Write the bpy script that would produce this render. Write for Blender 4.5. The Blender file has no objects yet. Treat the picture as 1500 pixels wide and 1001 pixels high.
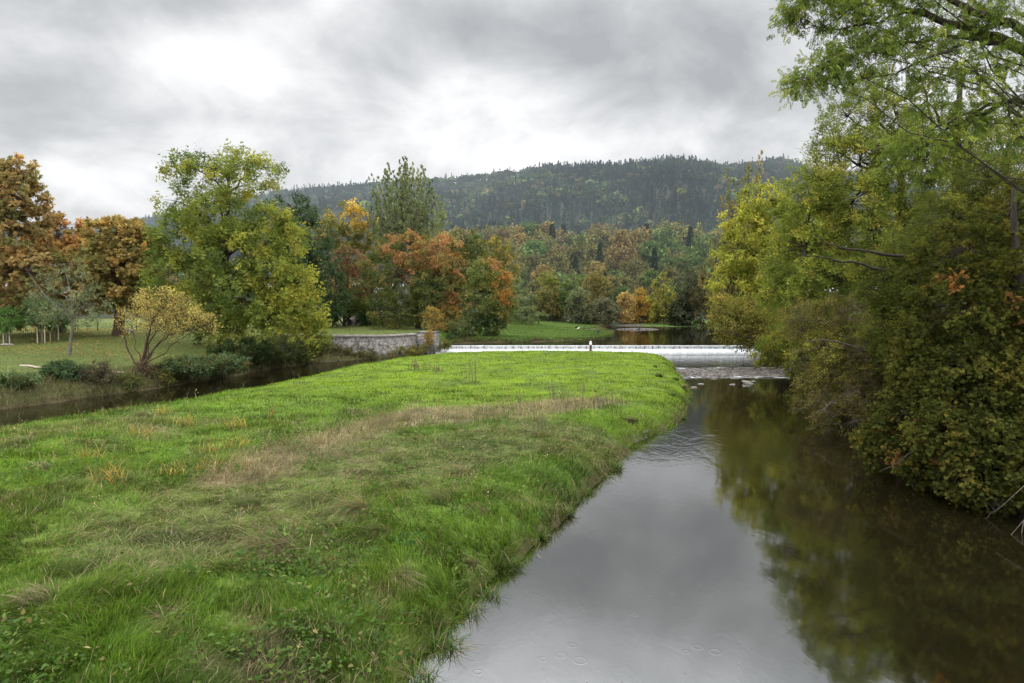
import bpy, math, random
import numpy as np
from math import radians as rad

# ------------------------------------------------------------------ basics
sc = bpy.context.scene
COL = sc.collection
CAM_Z = 6.0
HORIZON = 448.0
F = 1000.0
PITCH = math.atan((500.5 - HORIZON) / F)


def ray(px, py):
    """direction of a photo pixel (1500 wide frame) in world space, scaled so y = 1"""
    a = (px - 750.0) / F
    b = (500.5 - py) / F
    cy, sy = math.cos(PITCH), math.sin(PITCH)
    y = cy + b * sy
    z = -sy + b * cy
    return a / y, z / y


def on(px, py, z=0.0):
    a, b = ray(px, py)
    Y = (z - CAM_Z) / b
    return np.array([a * Y, Y, z])


def at(px, py, Y):
    a, b = ray(px, py)
    return np.array([a * Y, Y, CAM_Z + b * Y])


def lin(*c):
    c = np.array(c, float) / 255.0
    return np.where(c <= 0.04045, c / 12.92, ((c + 0.055) / 1.055) ** 2.4)


# ------------------------------------------------------------------ numpy noise
_ng = {}


def vnoise(x, y, scale, seed=0):
    if seed not in _ng:
        _ng[seed] = np.random.default_rng(1000 + seed).random((256, 256))
    g = _ng[seed]
    u = np.asarray(x, float) / scale + 1000.37
    v = np.asarray(y, float) / scale + 1000.71
    i = np.floor(u).astype(int)
    j = np.floor(v).astype(int)
    fu, fv = u - i, v - j
    fu = fu * fu * (3 - 2 * fu)
    fv = fv * fv * (3 - 2 * fv)
    a = g[i % 256, j % 256]
    b = g[(i + 1) % 256, j % 256]
    c = g[i % 256, (j + 1) % 256]
    d = g[(i + 1) % 256, (j + 1) % 256]
    return (a * (1 - fu) + b * fu) * (1 - fv) + (c * (1 - fu) + d * fu) * fv


def fbm(x, y, scale, seed=0, n=3):
    s, w, t = 0.0, 1.0, 0.0
    for k in range(n):
        s = s + w * vnoise(x, y, scale / 2 ** k, seed + k)
        t += w
        w *= 0.55
    return s / t


def sstep(a, b, x):
    t = np.clip((np.asarray(x, float) - a) / (b - a), 0, 1)
    return t * t * (3 - 2 * t)


# ------------------------------------------------------------------ mesh helpers
def mesh_quads(name, V, Q, mat, col=None, smooth=False):
    me = bpy.data.meshes.new(name)
    V = np.ascontiguousarray(V, np.float32)
    Q = np.ascontiguousarray(Q, np.int32)
    k = Q.shape[1]
    me.vertices.add(len(V))
    me.vertices.foreach_set('co', V.ravel())
    me.loops.add(Q.size)
    me.loops.foreach_set('vertex_index', Q.ravel())
    me.polygons.add(len(Q))
    me.polygons.foreach_set('loop_start', np.arange(0, Q.size, k, dtype=np.int32))
    me.polygons.foreach_set('loop_total', np.full(len(Q), k, np.int32))
    if smooth:
        me.polygons.foreach_set('use_smooth', np.ones(len(Q), bool))
    me.update(calc_edges=True)
    if col is not None:
        at_ = me.attributes.new('Col', 'FLOAT_COLOR', 'POINT')
        c = np.ones((len(V), 4), np.float32)
        c[:, :3] = col
        at_.data.foreach_set('color', c.ravel())
    me.materials.append(mat)
    return me


def link(name, me, parent=None, loc=None, label=None, cat=None, group=None, kind=None):
    o = bpy.data.objects.new(name, me)
    COL.objects.link(o)
    if parent is not None:
        o.parent = parent
    if loc is not None:
        o.location = [float(v) for v in loc]
    if label:
        o['label'] = label
    if cat:
        o['category'] = cat
    if group:
        o['group'] = group
    if kind:
        o['kind'] = kind
    return o


def thing(name, label, cat, loc, group=None, rz=0.0, s=1.0):
    o = link(name, None, None, loc, label, cat, group)
    o.rotation_euler = (0, 0, rz)
    o.scale = (s, s, s)
    return o


def dup(root, loc, rz=0.0, s=1.0, label=None, group=None):
    r = root.copy()
    COL.objects.link(r)
    r.location = [float(v) for v in loc]
    r.rotation_euler = (0, 0, rz)
    r.scale = (s, s, s) if np.isscalar(s) else s
    if label:
        r['label'] = label
    if group:
        r['group'] = group
    for ch in list(root.children):
        c = ch.copy()
        COL.objects.link(c)
        c.parent = r
        for g in list(ch.children):
            d = g.copy()
            COL.objects.link(d)
            d.parent = c
    return r


class MB:
    """collects quads"""

    def __init__(self):
        self.V, self.Q, self.C, self.n = [], [], [], 0

    def add(self, V, Q, c=None):
        V = np.asarray(V, float)
        self.V.append(V)
        self.Q.append(np.asarray(Q, int) + self.n)
        self.n += len(V)
        if c is not None:
            c = np.asarray(c, float)
            self.C.append(np.broadcast_to(c, (len(V), 3)))
        return self

    def box(self, c, s, rz=0.0, jit=0.0, rng=None, taper=1.0):
        sx, sy, sz = [v / 2 for v in s]
        v = np.array([[-sx, -sy, -sz], [sx, -sy, -sz], [sx, sy, -sz], [-sx, sy, -sz],
                      [-sx * taper, -sy * taper, sz], [sx * taper, -sy * taper, sz],
                      [sx * taper, sy * taper, sz], [-sx * taper, sy * taper, sz]])
        if jit and rng is not None:
            v += rng.normal(0, jit, v.shape)
        ca, sa = math.cos(rz), math.sin(rz)
        v = v @ np.array([[ca, sa, 0], [-sa, ca, 0], [0, 0, 1]]) + np.asarray(c)
        q = [[0, 3, 2, 1], [4, 5, 6, 7], [0, 1, 5, 4], [1, 2, 6, 5], [2, 3, 7, 6], [3, 0, 4, 7]]
        return self.add(v, q)

    def tube(self, P, R, k=6, cap=True):
        P = np.asarray(P, float)
        R = np.broadcast_to(np.asarray(R, float), (len(P),))
        T = np.gradient(P, axis=0)
        T /= np.linalg.norm(T, axis=1)[:, None] + 1e-9
        ref = np.array([0.31, 0.87, 0.13]) if abs(T[:, 2]).mean() > 0.6 else np.array([0.05, 0.1, 1.0])
        A = np.cross(T, ref)
        A /= np.linalg.norm(A, axis=1)[:, None] + 1e-9
        B = np.cross(T, A)
        th = np.linspace(0, 2 * math.pi, k, endpoint=False)
        ring = A[:, None, :] * np.cos(th)[None, :, None] + B[:, None, :] * np.sin(th)[None, :, None]
        V = (P[:, None, :] + ring * R[:, None, None]).reshape(-1, 3)
        n = len(P)
        i = np.arange(n - 1)[:, None] * k
        j = np.arange(k)[None, :]
        j2 = (j + 1) % k
        Q = np.stack([i + j, i + j2, i + k + j2, i + k + j], -1).reshape(-1, 4)
        if cap and k == 4:
            Q = np.vstack([Q, [[(n - 1) * k, (n - 1) * k + 1, (n - 1) * k + 2, (n - 1) * k + 3]]])
        elif cap and k in (6, 8):
            o = (n - 1) * k
            caps = [[o, o + 1, o + 2, o + 3], [o, o + 3, o + 4, o + 5]] + ([[o, o + 5, o + 6, o + 7]] if k == 8 else [])
            Q = np.vstack([Q, caps])
        return self.add(V, Q)

    def mesh(self, name, mat, smooth=False):
        V = np.vstack(self.V)
        Q = np.vstack(self.Q)
        C = np.vstack(self.C) if self.C else None
        return mesh_quads(name, V, Q, mat, C, smooth)


def unit(v):
    return v / (np.linalg.norm(v, axis=-1, keepdims=True) + 1e-9)


def scatter(T, TQ, P, D, Nn, S, C):
    """instances of template T (y along D, z along Nn) at P with scale S, colour C -> one quad soup"""
    D = unit(D)
    X = unit(np.cross(D, Nn))
    Z = np.cross(X, D)
    S = np.broadcast_to(S, (len(P),))
    V = P[:, None, :] + S[:, None, None] * (T[None, :, 0:1] * X[:, None, :] + T[None, :, 1:2] * D[:, None, :] + T[None, :, 2:3] * Z[:, None, :])
    k = len(T)
    Q = (np.arange(len(P))[:, None, None] * k + TQ[None]).reshape(-1, 4)
    Cc = np.repeat(C[:, None, :], k, 1)
    return V.reshape(-1, 3), Q, Cc.reshape(-1, 3)


# leaf templates (x side, y along the leaf, z up)
T_DIA = (np.array([[0, 0, 0], [.27, .42, .05], [0, 1, -.08], [-.27, .42, .05]]), np.array([[0, 1, 2, 3]]))
T_LEAF = (np.array([[0, 0, 0], [.24, .25, .07], [.22, .62, .06], [0, 1, -.1], [-.24, .25, .07], [-.22, .62, .06]]),
          np.array([[0, 1, 2, 3], [0, 3, 5, 4]]))


def _radial(angs, lens, wid):
    V, Q = [], []
    for a, l in zip(angs, lens):
        a = rad(a)
        d = np.array([math.sin(a), math.cos(a)])
        s = np.array([d[1], -d[0]])
        b = len(V)
        V += [[0, 0, 0], [*(d * l * .58 + s * l * wid), .05], [*(d * l), -.1 * l], [*(d * l * .58 - s * l * wid), .05]]
        Q.append([b, b + 1, b + 2, b + 3])
    return np.array(V, float), np.array(Q)


T_PALM = _radial([-80, -40, 0, 40, 80], [.7, .95, 1, .95, .7], .2)
T_MAPLE = _radial([-75, -35, 0, 35, 75], [.6, .85, 1, .85, .6], .27)


def _pinnate(n, ll):
    V, Q = [], []
    for i in range(n):
        y = .25 + .6 * i / (n - 1)
        for sgn in (-1, 1):
            d = np.array([sgn * .82, .57])
            s = np.array([d[1], -d[0]])
            L = ll * (1 - .25 * abs(i / (n - 1) - .4))
            b = len(V)
            p = np.array([0, y])
            for q, zz in ((p, 0), (p + d * L * .45 + s * L * .2, .02), (p + d * L, -.1), (p + d * L * .45 - s * L * .2, .02)):
                V.append([q[0], q[1], zz - .12 * y * y])
            Q.append([b, b + 1, b + 2, b + 3])
    b = len(V)
    V += [[0, .82, -.09], [.2 * ll, .95, -.1], [0, .82 + ll, -.22], [-.2 * ll, .95, -.1]]
    Q.append([b, b + 1, b + 2, b + 3])
    return np.array(V, float), np.array(Q)


T_ASH = _pinnate(4, .38)
T_ASH3 = _pinnate(2, .5)

# ------------------------------------------------------------------ materials


def new_mat(name):
    m = bpy.data.materials.new(name)
    m.use_nodes = True
    nt = m.node_tree
    nt.nodes.clear()
    return m, nt


def N(nt, t, **kw):
    n = nt.nodes.new(t)
    for k, v in kw.items():
        if k.startswith('i_'):
            n.inputs[k[2:].replace('_', ' ')].default_value = v
        elif isinstance(k, str):
            setattr(n, k, v)
    return n


def math_node(nt, op, a, b=None, c=None, clamp=False):
    n = nt.nodes.new('ShaderNodeMath')
    n.operation = op
    n.use_clamp = clamp
    for i, v in enumerate((a, b, c)):
        if v is None:
            continue
        if isinstance(v, (int, float)):
            n.inputs[i].default_value = v
        else:
            nt.links.new(v, n.inputs[i])
    return n.outputs[0]


def mixcol(nt, fac, a, b, mode='MIX'):
    n = nt.nodes.new('ShaderNodeMix')
    n.data_type = 'RGBA'
    n.blend_type = mode
    n.clamp_factor = True
    for idx, v in ((0, fac), (6, a), (7, b)):
        if isinstance(v, (int, float)):
            n.inputs[idx].default_value = v
        elif isinstance(v, (tuple, list, np.ndarray)):
            n.inputs[idx].default_value = (*[float(q) for q in v][:3], 1)
        else:
            nt.links.new(v, n.inputs[idx])
    return n.outputs[2]


def noise(nt, vec, scale, detail=3, rough=.55, dist=0.0):
    n = nt.nodes.new('ShaderNodeTexNoise')
    n.inputs['Scale'].default_value = scale
    n.inputs['Detail'].default_value = detail
    n.inputs['Roughness'].default_value = rough
    n.inputs['Distortion'].default_value = dist
    if vec is not None:
        nt.links.new(vec, n.inputs['Vector'])
    return n.outputs['Fac']


def ramp(nt, fac, stops):
    n = nt.nodes.new('ShaderNodeValToRGB')
    cr = n.color_ramp
    while len(cr.elements) < len(stops):
        cr.elements.new(0.5)
    for e, (p, c) in zip(cr.elements, stops):
        e.position = p
        if isinstance(c, (int, float)):
            c = (c, c, c)
        e.color = (*[float(v) for v in c], 1)
    nt.links.new(fac, n.inputs[0])
    return n.outputs[0]


HAZE_GLOW = (0.40, 0.46, 0.52)


def mix_haze_glow(nt, shader, k=2200.0, start=130.0):
    """aerial perspective painted in: surfaces blend to a haze-coloured glow further along world Y"""
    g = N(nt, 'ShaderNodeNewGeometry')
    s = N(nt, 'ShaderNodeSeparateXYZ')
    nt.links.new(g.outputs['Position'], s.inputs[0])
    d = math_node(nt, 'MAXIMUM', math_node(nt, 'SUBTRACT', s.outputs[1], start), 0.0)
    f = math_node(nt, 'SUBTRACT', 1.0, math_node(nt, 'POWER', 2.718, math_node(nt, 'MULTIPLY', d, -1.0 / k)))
    e = N(nt, 'ShaderNodeEmission')  # haze painted as a glow of the surface itself, no air modelled
    e.inputs[0].default_value = (*HAZE_GLOW, 1)
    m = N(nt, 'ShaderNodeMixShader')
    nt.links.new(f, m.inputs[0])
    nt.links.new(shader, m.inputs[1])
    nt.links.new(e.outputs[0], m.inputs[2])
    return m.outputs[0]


def leaf_material(name, trans=.35, gloss=.05, haze=False, rnd=.0, gain=1.0):
    m, nt = new_mat(name)
    a = N(nt, 'ShaderNodeAttribute', attribute_name='Col')
    c = a.outputs['Color']
    if rnd > 0:
        oi = N(nt, 'ShaderNodeObjectInfo')
        hs = N(nt, 'ShaderNodeHueSaturation')
        nt.links.new(math_node(nt, 'MULTIPLY_ADD', oi.outputs['Random'], .022, .489), hs.inputs['Hue'])
        nt.links.new(math_node(nt, 'MULTIPLY_ADD', oi.outputs['Random'], rnd, gain - rnd / 2), hs.inputs['Value'])
        nt.links.new(c, hs.inputs['Color'])
        c = hs.outputs[0]
    d = N(nt, 'ShaderNodeBsdfDiffuse')
    t = N(nt, 'ShaderNodeBsdfTranslucent')
    nt.links.new(c, d.inputs[0])
    nt.links.new(mixcol(nt, 1.0, c, (1.15, 1.15, .8), 'MULTIPLY'), t.inputs[0])
    mx = N(nt, 'ShaderNodeMixShader')
    mx.inputs[0].default_value = trans
    nt.links.new(d.outputs[0], mx.inputs[1])
    nt.links.new(t.outputs[0], mx.inputs[2])
    out = mx.outputs[0]
    if gloss > 0:
        g = N(nt, 'ShaderNodeBsdfGlossy')
        g.inputs['Roughness'].default_value = .45
        g.inputs[0].default_value = (.8, .85, .9, 1)
        m2 = N(nt, 'ShaderNodeMixShader')
        m2.inputs[0].default_value = gloss
        nt.links.new(out, m2.inputs[1])
        nt.links.new(g.outputs[0], m2.inputs[2])
        out = m2.outputs[0]
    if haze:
        out = mix_haze_glow(nt, out)
    o = N(nt, 'ShaderNodeOutputMaterial')
    nt.links.new(out, o.inputs[0])
    return m


def simple_mat(name, c1, c2, scale=4.0, rough=.9, bump=.3, detail=6, stretch=(1, 1, 1), haze=False):
    m, nt = new_mat(name)
    tc = N(nt, 'ShaderNodeTexCoord')
    mp = N(nt, 'ShaderNodeMapping')
    mp.inputs['Scale'].default_value = stretch
    nt.links.new(tc.outputs['Object'], mp.inputs[0])
    f = noise(nt, mp.outputs[0], scale, detail, .65)
    c = ramp(nt, f, [(.3, c1), (.7, c2)])
    b = N(nt, 'ShaderNodeBsdfPrincipled')
    nt.links.new(c, b.inputs['Base Color'])
    b.inputs['Roughness'].default_value = rough
    b.inputs['Specular IOR Level'].default_value = .25
    if bump:
        bp = N(nt, 'ShaderNodeBump')
        bp.inputs['Strength'].default_value = bump
        bp.inputs['Distance'].default_value = .05
        nt.links.new(f, bp.inputs['Height'])
        nt.links.new(bp.outputs[0], b.inputs['Normal'])
    out = b.outputs[0]
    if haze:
        out = mix_haze_glow(nt, out)
    o = N(nt, 'ShaderNodeOutputMaterial')
    nt.links.new(out, o.inputs[0])
    return m


M_LEAF = leaf_material('leaf_foliage', .42, 0)
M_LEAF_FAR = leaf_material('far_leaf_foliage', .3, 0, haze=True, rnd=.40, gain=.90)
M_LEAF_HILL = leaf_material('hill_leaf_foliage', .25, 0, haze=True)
M_GRASS = leaf_material('grass_blades', .45, .006)
M_BARK = simple_mat('bark_dark', (.018, .014, .010), (.055, .045, .033), 9, .95, .6, stretch=(1, 1, .25))
M_BARK_GREY = simple_mat('bark_grey', (.07, .065, .05), (.17, .16, .13), 9, .95, .5, stretch=(1, 1, .3))
M_BARK_BROWN = simple_mat('bark_brown', (.04, .024, .016), (.10, .062, .042), 9, .95, .6, stretch=(1, 1, .25))
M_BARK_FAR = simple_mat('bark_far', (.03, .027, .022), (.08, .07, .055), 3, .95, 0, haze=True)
M_TWIG = simple_mat('dry_twig', (.07, .055, .045), (.17, .14, .11), 12, .95, .2)
M_STAKE = simple_mat('pale_timber', (.30, .25, .18), (.45, .39, .30), 7, .8, .2, stretch=(1, 1, .2))
M_ROCK = simple_mat('river_rock', (.14, .13, .11), (.34, .32, .28), 5, .85, .6)
M_ROCK_PALE = simple_mat('pale_rock', (.13, .12, .10), (.33, .31, .275), 5, .85, .5)
M_DARK = simple_mat('dark_cloth', (.008, .008, .010), (.02, .02, .024), 8, .9, .1)
M_SKIN = simple_mat('skin', (.42, .26, .18), (.5, .32, .23), 8, .6, 0)
M_WHITE = simple_mat('white_paint', (.7, .69, .66), (.8, .8, .78), 6, .6, .05)
M_FEATHER = simple_mat('black_feathers', (.006, .006, .007), (.018, .018, .02), 20, .55, .2)
M_FEATHER_W = simple_mat('white_feathers', (.6, .6, .58), (.75, .75, .73), 20, .7, .1)
M_WIRE = simple_mat('wire', (.25, .25, .25), (.35, .35, .35), 3, .6, 0)

# ------------------------------------------------------------------ terrain
ISLAND = np.array([(-8, -12), (-6.2, 0), (-4, 6), (-1.75, 10.7), (-1.0, 13.3), (.75, 17.3), (3.5, 24.6), (5.3, 29.5), (7.6, 33.2),
                   (9.3, 37), (10.4, 40.5), (11.9, 45), (13.3, 52), (15.2, 63.5), (16.4, 70), (17.0, 75.5), (15, 79), (10, 81), (2, 81.6),
                   (-4, 80.6), (-8.5, 77), (-12, 69), (-14.8, 58), (-16.4, 47), (-18.8, 37), (-22.5, 29.5), (-27.5, 21), (-33, 8), (-36, -14)], float)
LEFT = np.array([(-46, -40), (-42, 10), (-35, 28), (-29.9, 38.5), (-28.8, 41), (-26.9, 46), (-25.4, 51), (-24.2, 56), (-22.4, 66), (-20.5, 72),
                 (-16.5, 76.5), (-13.2, 79.2), (-10.6, 84), (-9.3, 86), (-8.6, 89), (-5.5, 91), (-3, 92), (3, 93.5), (8, 97), (14, 107), (17.5, 118),
                 (19.5, 131), (19, 145), (20, 160), (24, 170), (31, 169), (36, 163), (44, 158), (60, 156), (120, 160), (3200, 500), (3200, 3600),
                 (-3200, 3600), (-3200, -40)], float)
RIGHT = np.array([(12, -40), (13.5, 5), (15.2, 17), (18, 30), (21, 45), (25, 60), (28, 72), (30.5, 83), (31, 88), (36, 99), (50, 107), (120, 118),
                  (3200, 300), (3200, -40)], float)
QUAY = np.array([(-27, 79.4), (-14.4, 79.4), (-11.3, 86.4), (-9.6, 86.6), (-9.8, 91), (-9, 105), (0, 140), (-60, 200), (-120, 110), (-60, 84)], float)


def psd(poly, x, y):
    """signed distance, positive inside"""
    x = np.asarray(x, float)
    y = np.asarray(y, float)
    d = np.full(x.shape, 1e18)
    ins = np.zeros(x.shape, bool)
    n = len(poly)
    for i in range(n):
        ax, ay = poly[i]
        bx, by = poly[(i + 1) % n]
        ex, ey = bx - ax, by - ay
        t = np.clip(((x - ax) * ex + (y - ay) * ey) / (ex * ex + ey * ey), 0, 1)
        d = np.minimum(d, (x - ax - t * ex) ** 2 + (y - ay - t * ey) ** 2)
        c = ((ay > y) != (by > y)) & (x < (bx - ax) * (y - ay) / (by - ay + 1e-12) + ax)
        ins ^= c
    d = np.sqrt(d)
    return np.where(ins, d, -d)


def height(x, y):
    x = np.asarray(x, float)
    y = np.asarray(y, float)
    up = sstep(84.6, 86.4, y)
    bed = -.55 + 1.1 * up + .12 * (fbm(x, y, 3.0, 11) - .5)
    # gravel riffle below the weir
    rif = sstep(53.5, 57, y) * (1 - sstep(64, 69, y)) * sstep(10, 15, x)
    bed = bed + rif * (.47 + .14 * (fbm(x, y, 2.2, 15) - .5) * 2)
    gb = np.exp(-(((x - 23.5) / 3.6) ** 2 + ((y - 60.5) / 1.7) ** 2))
    bed = bed + gb * .17
    sand = np.exp(-(((x - 26.5) / 6.5) ** 2 + ((y - 143.5) / 2.6) ** 2))
    bed = bed + sand * .66

    def prof(sd, w, hgt, low, wb=2.2):
        return np.where(sd > 0, low + (hgt - low) * (1 - np.exp(-np.maximum(sd, 0) / w * 1.6)), low + np.maximum(sd, -wb) * .35)
    lump = fbm(x, y, 5.0, 3) - .5
    fine = fbm(x, y, 1.1, 7) - .5
    si = psd(ISLAND, x, y) + .5 * (fbm(x, y, 1.6, 21) - .5)
    hi = 1.02 + .35 * lump + .16 * fine * (1 - sstep(34, 44, y)) - .25 * sstep(62, 80, y)
    I = prof(si, 1.3, hi, 0.0)
    low = up * 1.0
    sl = psd(LEFT, x, y) + .7 * (fbm(x, y, 2.3, 25) - .5)
    hl = 1.15 + .75 * sstep(3, 22, sl) + .7 * sstep(66, 82, y) - .85 * sstep(92, 108, y) * sstep(-16, -4, x) * (1 - sstep(150, 200, y)) + .15 * lump
    foot = sstep(68, 74, y) * (1 - sstep(90, 95, y)) * sstep(-30, -26, x) * (1 - sstep(-9, -7, x))
    hl = hl * (1 - foot) + (.34 + .25 * lump) * foot
    hl = hl + 6 * sstep(190, 330, y) + 14 * sstep(300, 900, y)
    L = prof(sl, 2.0, hl, low)
    sr = psd(RIGHT, x, y) + .6 * (fbm(x, y, 2.3, 31) - .5)
    R = prof(sr, 1.6, 1.7 + .6 * sstep(4, 30, sr) + .2 * lump + up * .6, low)
    h = np.maximum(np.maximum(bed, I), np.maximum(L, R))
    sq = psd(QUAY, x, y)
    q = sstep(.15, .6, sq)
    return np.where(sq > .1, h * (1 - q) + np.maximum(h, 2.45 + .1 * lump) * q, h)


def H1(x, y):
    return float(height(np.array([x]), np.array([y]))[0])


DRY = [on(345, 700, 1), on(410, 670, 1), on(470, 645, 1), on(560, 622, 1), on(640, 607, 1), on(720, 606, 1), on(830, 592, 1), on(880, 590, 1)]
DRYW = [1.4, 1.8, 1.8, 1.9, 3.0, 3.4, 2.4, 1.4]
OLIVE = [on(330, 760, 1), on(440, 720, 1), on(560, 680, 1), on(700, 650, 1), on(800, 640, 1)]


def seg_mask(pts, wid, x, y):
    m = np.zeros(x.shape)
    for i in range(len(pts) - 1):
        ax, ay = pts[i][:2]
        bx, by = pts[i + 1][:2]
        ex, ey = bx - ax, by - ay
        t = np.clip(((x - ax) * ex + (y - ay) * ey) / (ex * ex + ey * ey), 0, 1)
        d = np.hypot(x - ax - t * ex, y - ay - t * ey)
        w = (wid[i] * (1 - t) + wid[i + 1] * t) if not np.isscalar(wid) else wid
        m = np.maximum(m, np.exp(-(d / w) ** 2))
    return m


G_RICH = np.array([.096, .168, .022])
G_BRIGHT = np.array([.182, .275, .024])
G_OLIVE = np.array([.165, .180, .066])
G_DRY = np.array([.31, .245, .145])
G_RUST = np.array([.27, .205, .125])
G_ORANGE = np.array([.42, .25, .06])


def grass_zones(x, y):
    """masks of the meadow on the island: dry band, olive matted grass, bright lawn"""
    n1 = fbm(x, y, 2.2, 41)
    n2 = fbm(x, y, .7, 45)
    n3 = fbm(x, y, 5.5, 47)
    dry = sstep(.36, .85, seg_mask(DRY, DRYW, x, y) * (.30 + .9 * n1 + .5 * n2)) * .85
    olive = sstep(.3, .8, seg_mask(OLIVE, 4.2, x, y) * (.4 + 1.1 * n1))
    spots = sstep(.64, .76, n1 * .55 + n2 * .45) * (1 - sstep(36, 42, y))
    bright = sstep(29, 44, y + 9 * (n3 - .5) + .15 * x)
    leftpale = sstep(-8, -14, x) * sstep(14, 20, y) * (1 - sstep(30, 36, y)) * sstep(.42, .6, n1)
    return dry, olive, spots, bright, leftpale, n1, n2, n3


def grass_colour(x, y):
    dry, olive, spots, bright, lp, n1, n2, n3 = grass_zones(x, y)
    c = G_RICH + (np.array([.142, .232, .030]) - G_RICH) * sstep(.35, .68, n3)[:, None]
    far = fbm(x, y, 1.6, 43)
    gb_ = G_BRIGHT * (.55 + .55 * n1 + .35 * far)[:, None]
    gb_ = gb_ + (np.array([.11, .165, .035]) - gb_) * sstep(.5, .68, far)[:, None] * .7
    c = c + (gb_ - c) * bright[:, None]
    c = c + (G_OLIVE - c) * (np.maximum(olive * .62, lp * .6) * (1 - .6 * bright))[:, None]
    c = c + (G_DRY * .8 - c) * (spots * .55 * (1 - bright))[:, None]
    c = c + ((G_DRY + (G_RUST - G_DRY) * sstep(.4, .6, n2)[:, None]) - c) * dry[:, None]
    return c


def build_ground():
    def axis(lo, hi, step, end_lo, end_hi, g=1.16):
        a = list(np.arange(lo, hi, step))
        s, v = step, lo
        pre = []
        while v > end_lo:
            s *= g
            v -= s
            pre.append(v)
        s, v = step, a[-1]
        post = []
        while v < end_hi:
            s *= g
            v += s
            post.append(v)
        return np.array(pre[::-1] + a + post)
    xs = axis(-36, 34, .35, -3000, 3000)
    ys = axis(-4, 100, .35, -60, 3300, 1.035)
    X, Y = np.meshgrid(xs, ys)
    x, y = X.ravel(), Y.ravel()
    z = height(x, y)
    si, sl, sr = psd(ISLAND, x, y), psd(LEFT, x, y), psd(RIGHT, x, y)
    n1, n2 = fbm(x, y, 1.5, 51), fbm(x, y, 9, 55)
    earth = np.array([.040, .031, .020])
    c = np.tile(np.array([.060, .048, .024]), (len(x), 1)) * (.5 + n1)[:, None]       # river bed
    gi = grass_colour(x, y) * .62
    wi = sstep(.0, .5, si)[:, None]
    c = c * (1 - wi) + gi * wi
    lawn = np.array([.098, .122, .032]) * (.7 + .6 * n2)[:, None]
    lawn = lawn + (np.array([.10, .10, .04]) - lawn) * sstep(.5, .75, n1)[:, None] * .35
    bankc = np.array([.060, .062, .024]) * (.6 + .8 * n1)[:, None]
    wl = sstep(.0, .5, sl)[:, None]
    lw = sstep(3.0, 6.5, sl + 2 * (n1 - .5))[:, None]
    lw = np.maximum(lw, sstep(.2, 1.2, sl)[:, None] * sstep(86, 90, y)[:, None])
    up = np.array([.095, .150, .034]) * (.7 + .6 * n2)[:, None]
    lawn = np.where(((y > 85) & (x > -12))[:, None], up, lawn)
    wood = sstep(172, 182, y)[:, None]
    lawn = lawn * (1 - wood) + np.array([.03, .035, .015]) * wood
    c = c * (1 - wl) + (bankc * (1 - lw) + lawn * lw) * wl
    wr = sstep(0, .4, sr)[:, None]
    c = c * (1 - wr) + earth * (.6 + .8 * n1)[:, None] * wr
    # gravel
    gr = np.maximum(np.exp(-(((x - 23) / 5) ** 2 + ((y - 63) / 2.6) ** 2)), np.exp(-(((x - 26.5) / 7) ** 2 + ((y - 143.5) / 3) ** 2)))
    gr = np.maximum(gr, np.exp(-(((x - 5.9) / .7) ** 2 + ((y - 29.2) / 1.8) ** 2)) * (si < .4) * .7)
    gr = np.maximum(gr, np.exp(-(((x - 27) / 6) ** 2 + ((y - 170) / 4) ** 2)))
    gr = sstep(.25, .6, gr)[:, None]
    c = c * (1 - gr) + np.array([.15, .13, .105]) * (.5 + .8 * n1)[:, None] * gr
    nx, ny = len(xs), len(ys)
    i = (np.arange(ny - 1)[:, None] * nx + np.arange(nx - 1)[None]).reshape(-1)
    Q = np.stack([i, i + 1, i + nx + 1, i + nx], 1)
    m, nt = new_mat('ground_turf')
    a = N(nt, 'ShaderNodeAttribute', attribute_name='Col')
    g = N(nt, 'ShaderNodeNewGeometry')
    f = noise(nt, g.outputs['Position'], 3.0, 8, .7)
    f2 = noise(nt, g.outputs['Position'], .35, 4, .6)
    v = math_node(nt, 'MULTIPLY', math_node(nt, 'MULTIPLY_ADD', f, 1.5, .25), math_node(nt, 'MULTIPLY_ADD', f2, .9, .55))
    cm = N(nt, 'ShaderNodeVectorMath', operation='SCALE')
    nt.links.new(a.outputs['Color'], cm.inputs[0])
    nt.links.new(v, cm.inputs['Scale'])
    b = N(nt, 'ShaderNodeBsdfPrincipled')
    nt.links.new(cm.outputs[0], b.inputs['Base Color'])
    b.inputs['Roughness'].default_value = 1
    b.inputs['Specular IOR Level'].default_value = .1
    bp = N(nt, 'ShaderNodeBump')
    bp.inputs['Strength'].default_value = .6
    bp.inputs['Distance'].default_value = .08
    nt.links.new(f, bp.inputs['Height'])
    nt.links.new(bp.outputs[0], b.inputs['Normal'])
    o = N(nt, 'ShaderNodeOutputMaterial')
    nt.links.new(mix_haze_glow(nt, b.outputs[0]), o.inputs[0])
    me = mesh_quads('ground', np.stack([x, y, z], 1), Q, m, c, True)
    link('ground', me, kind='structure')


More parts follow.
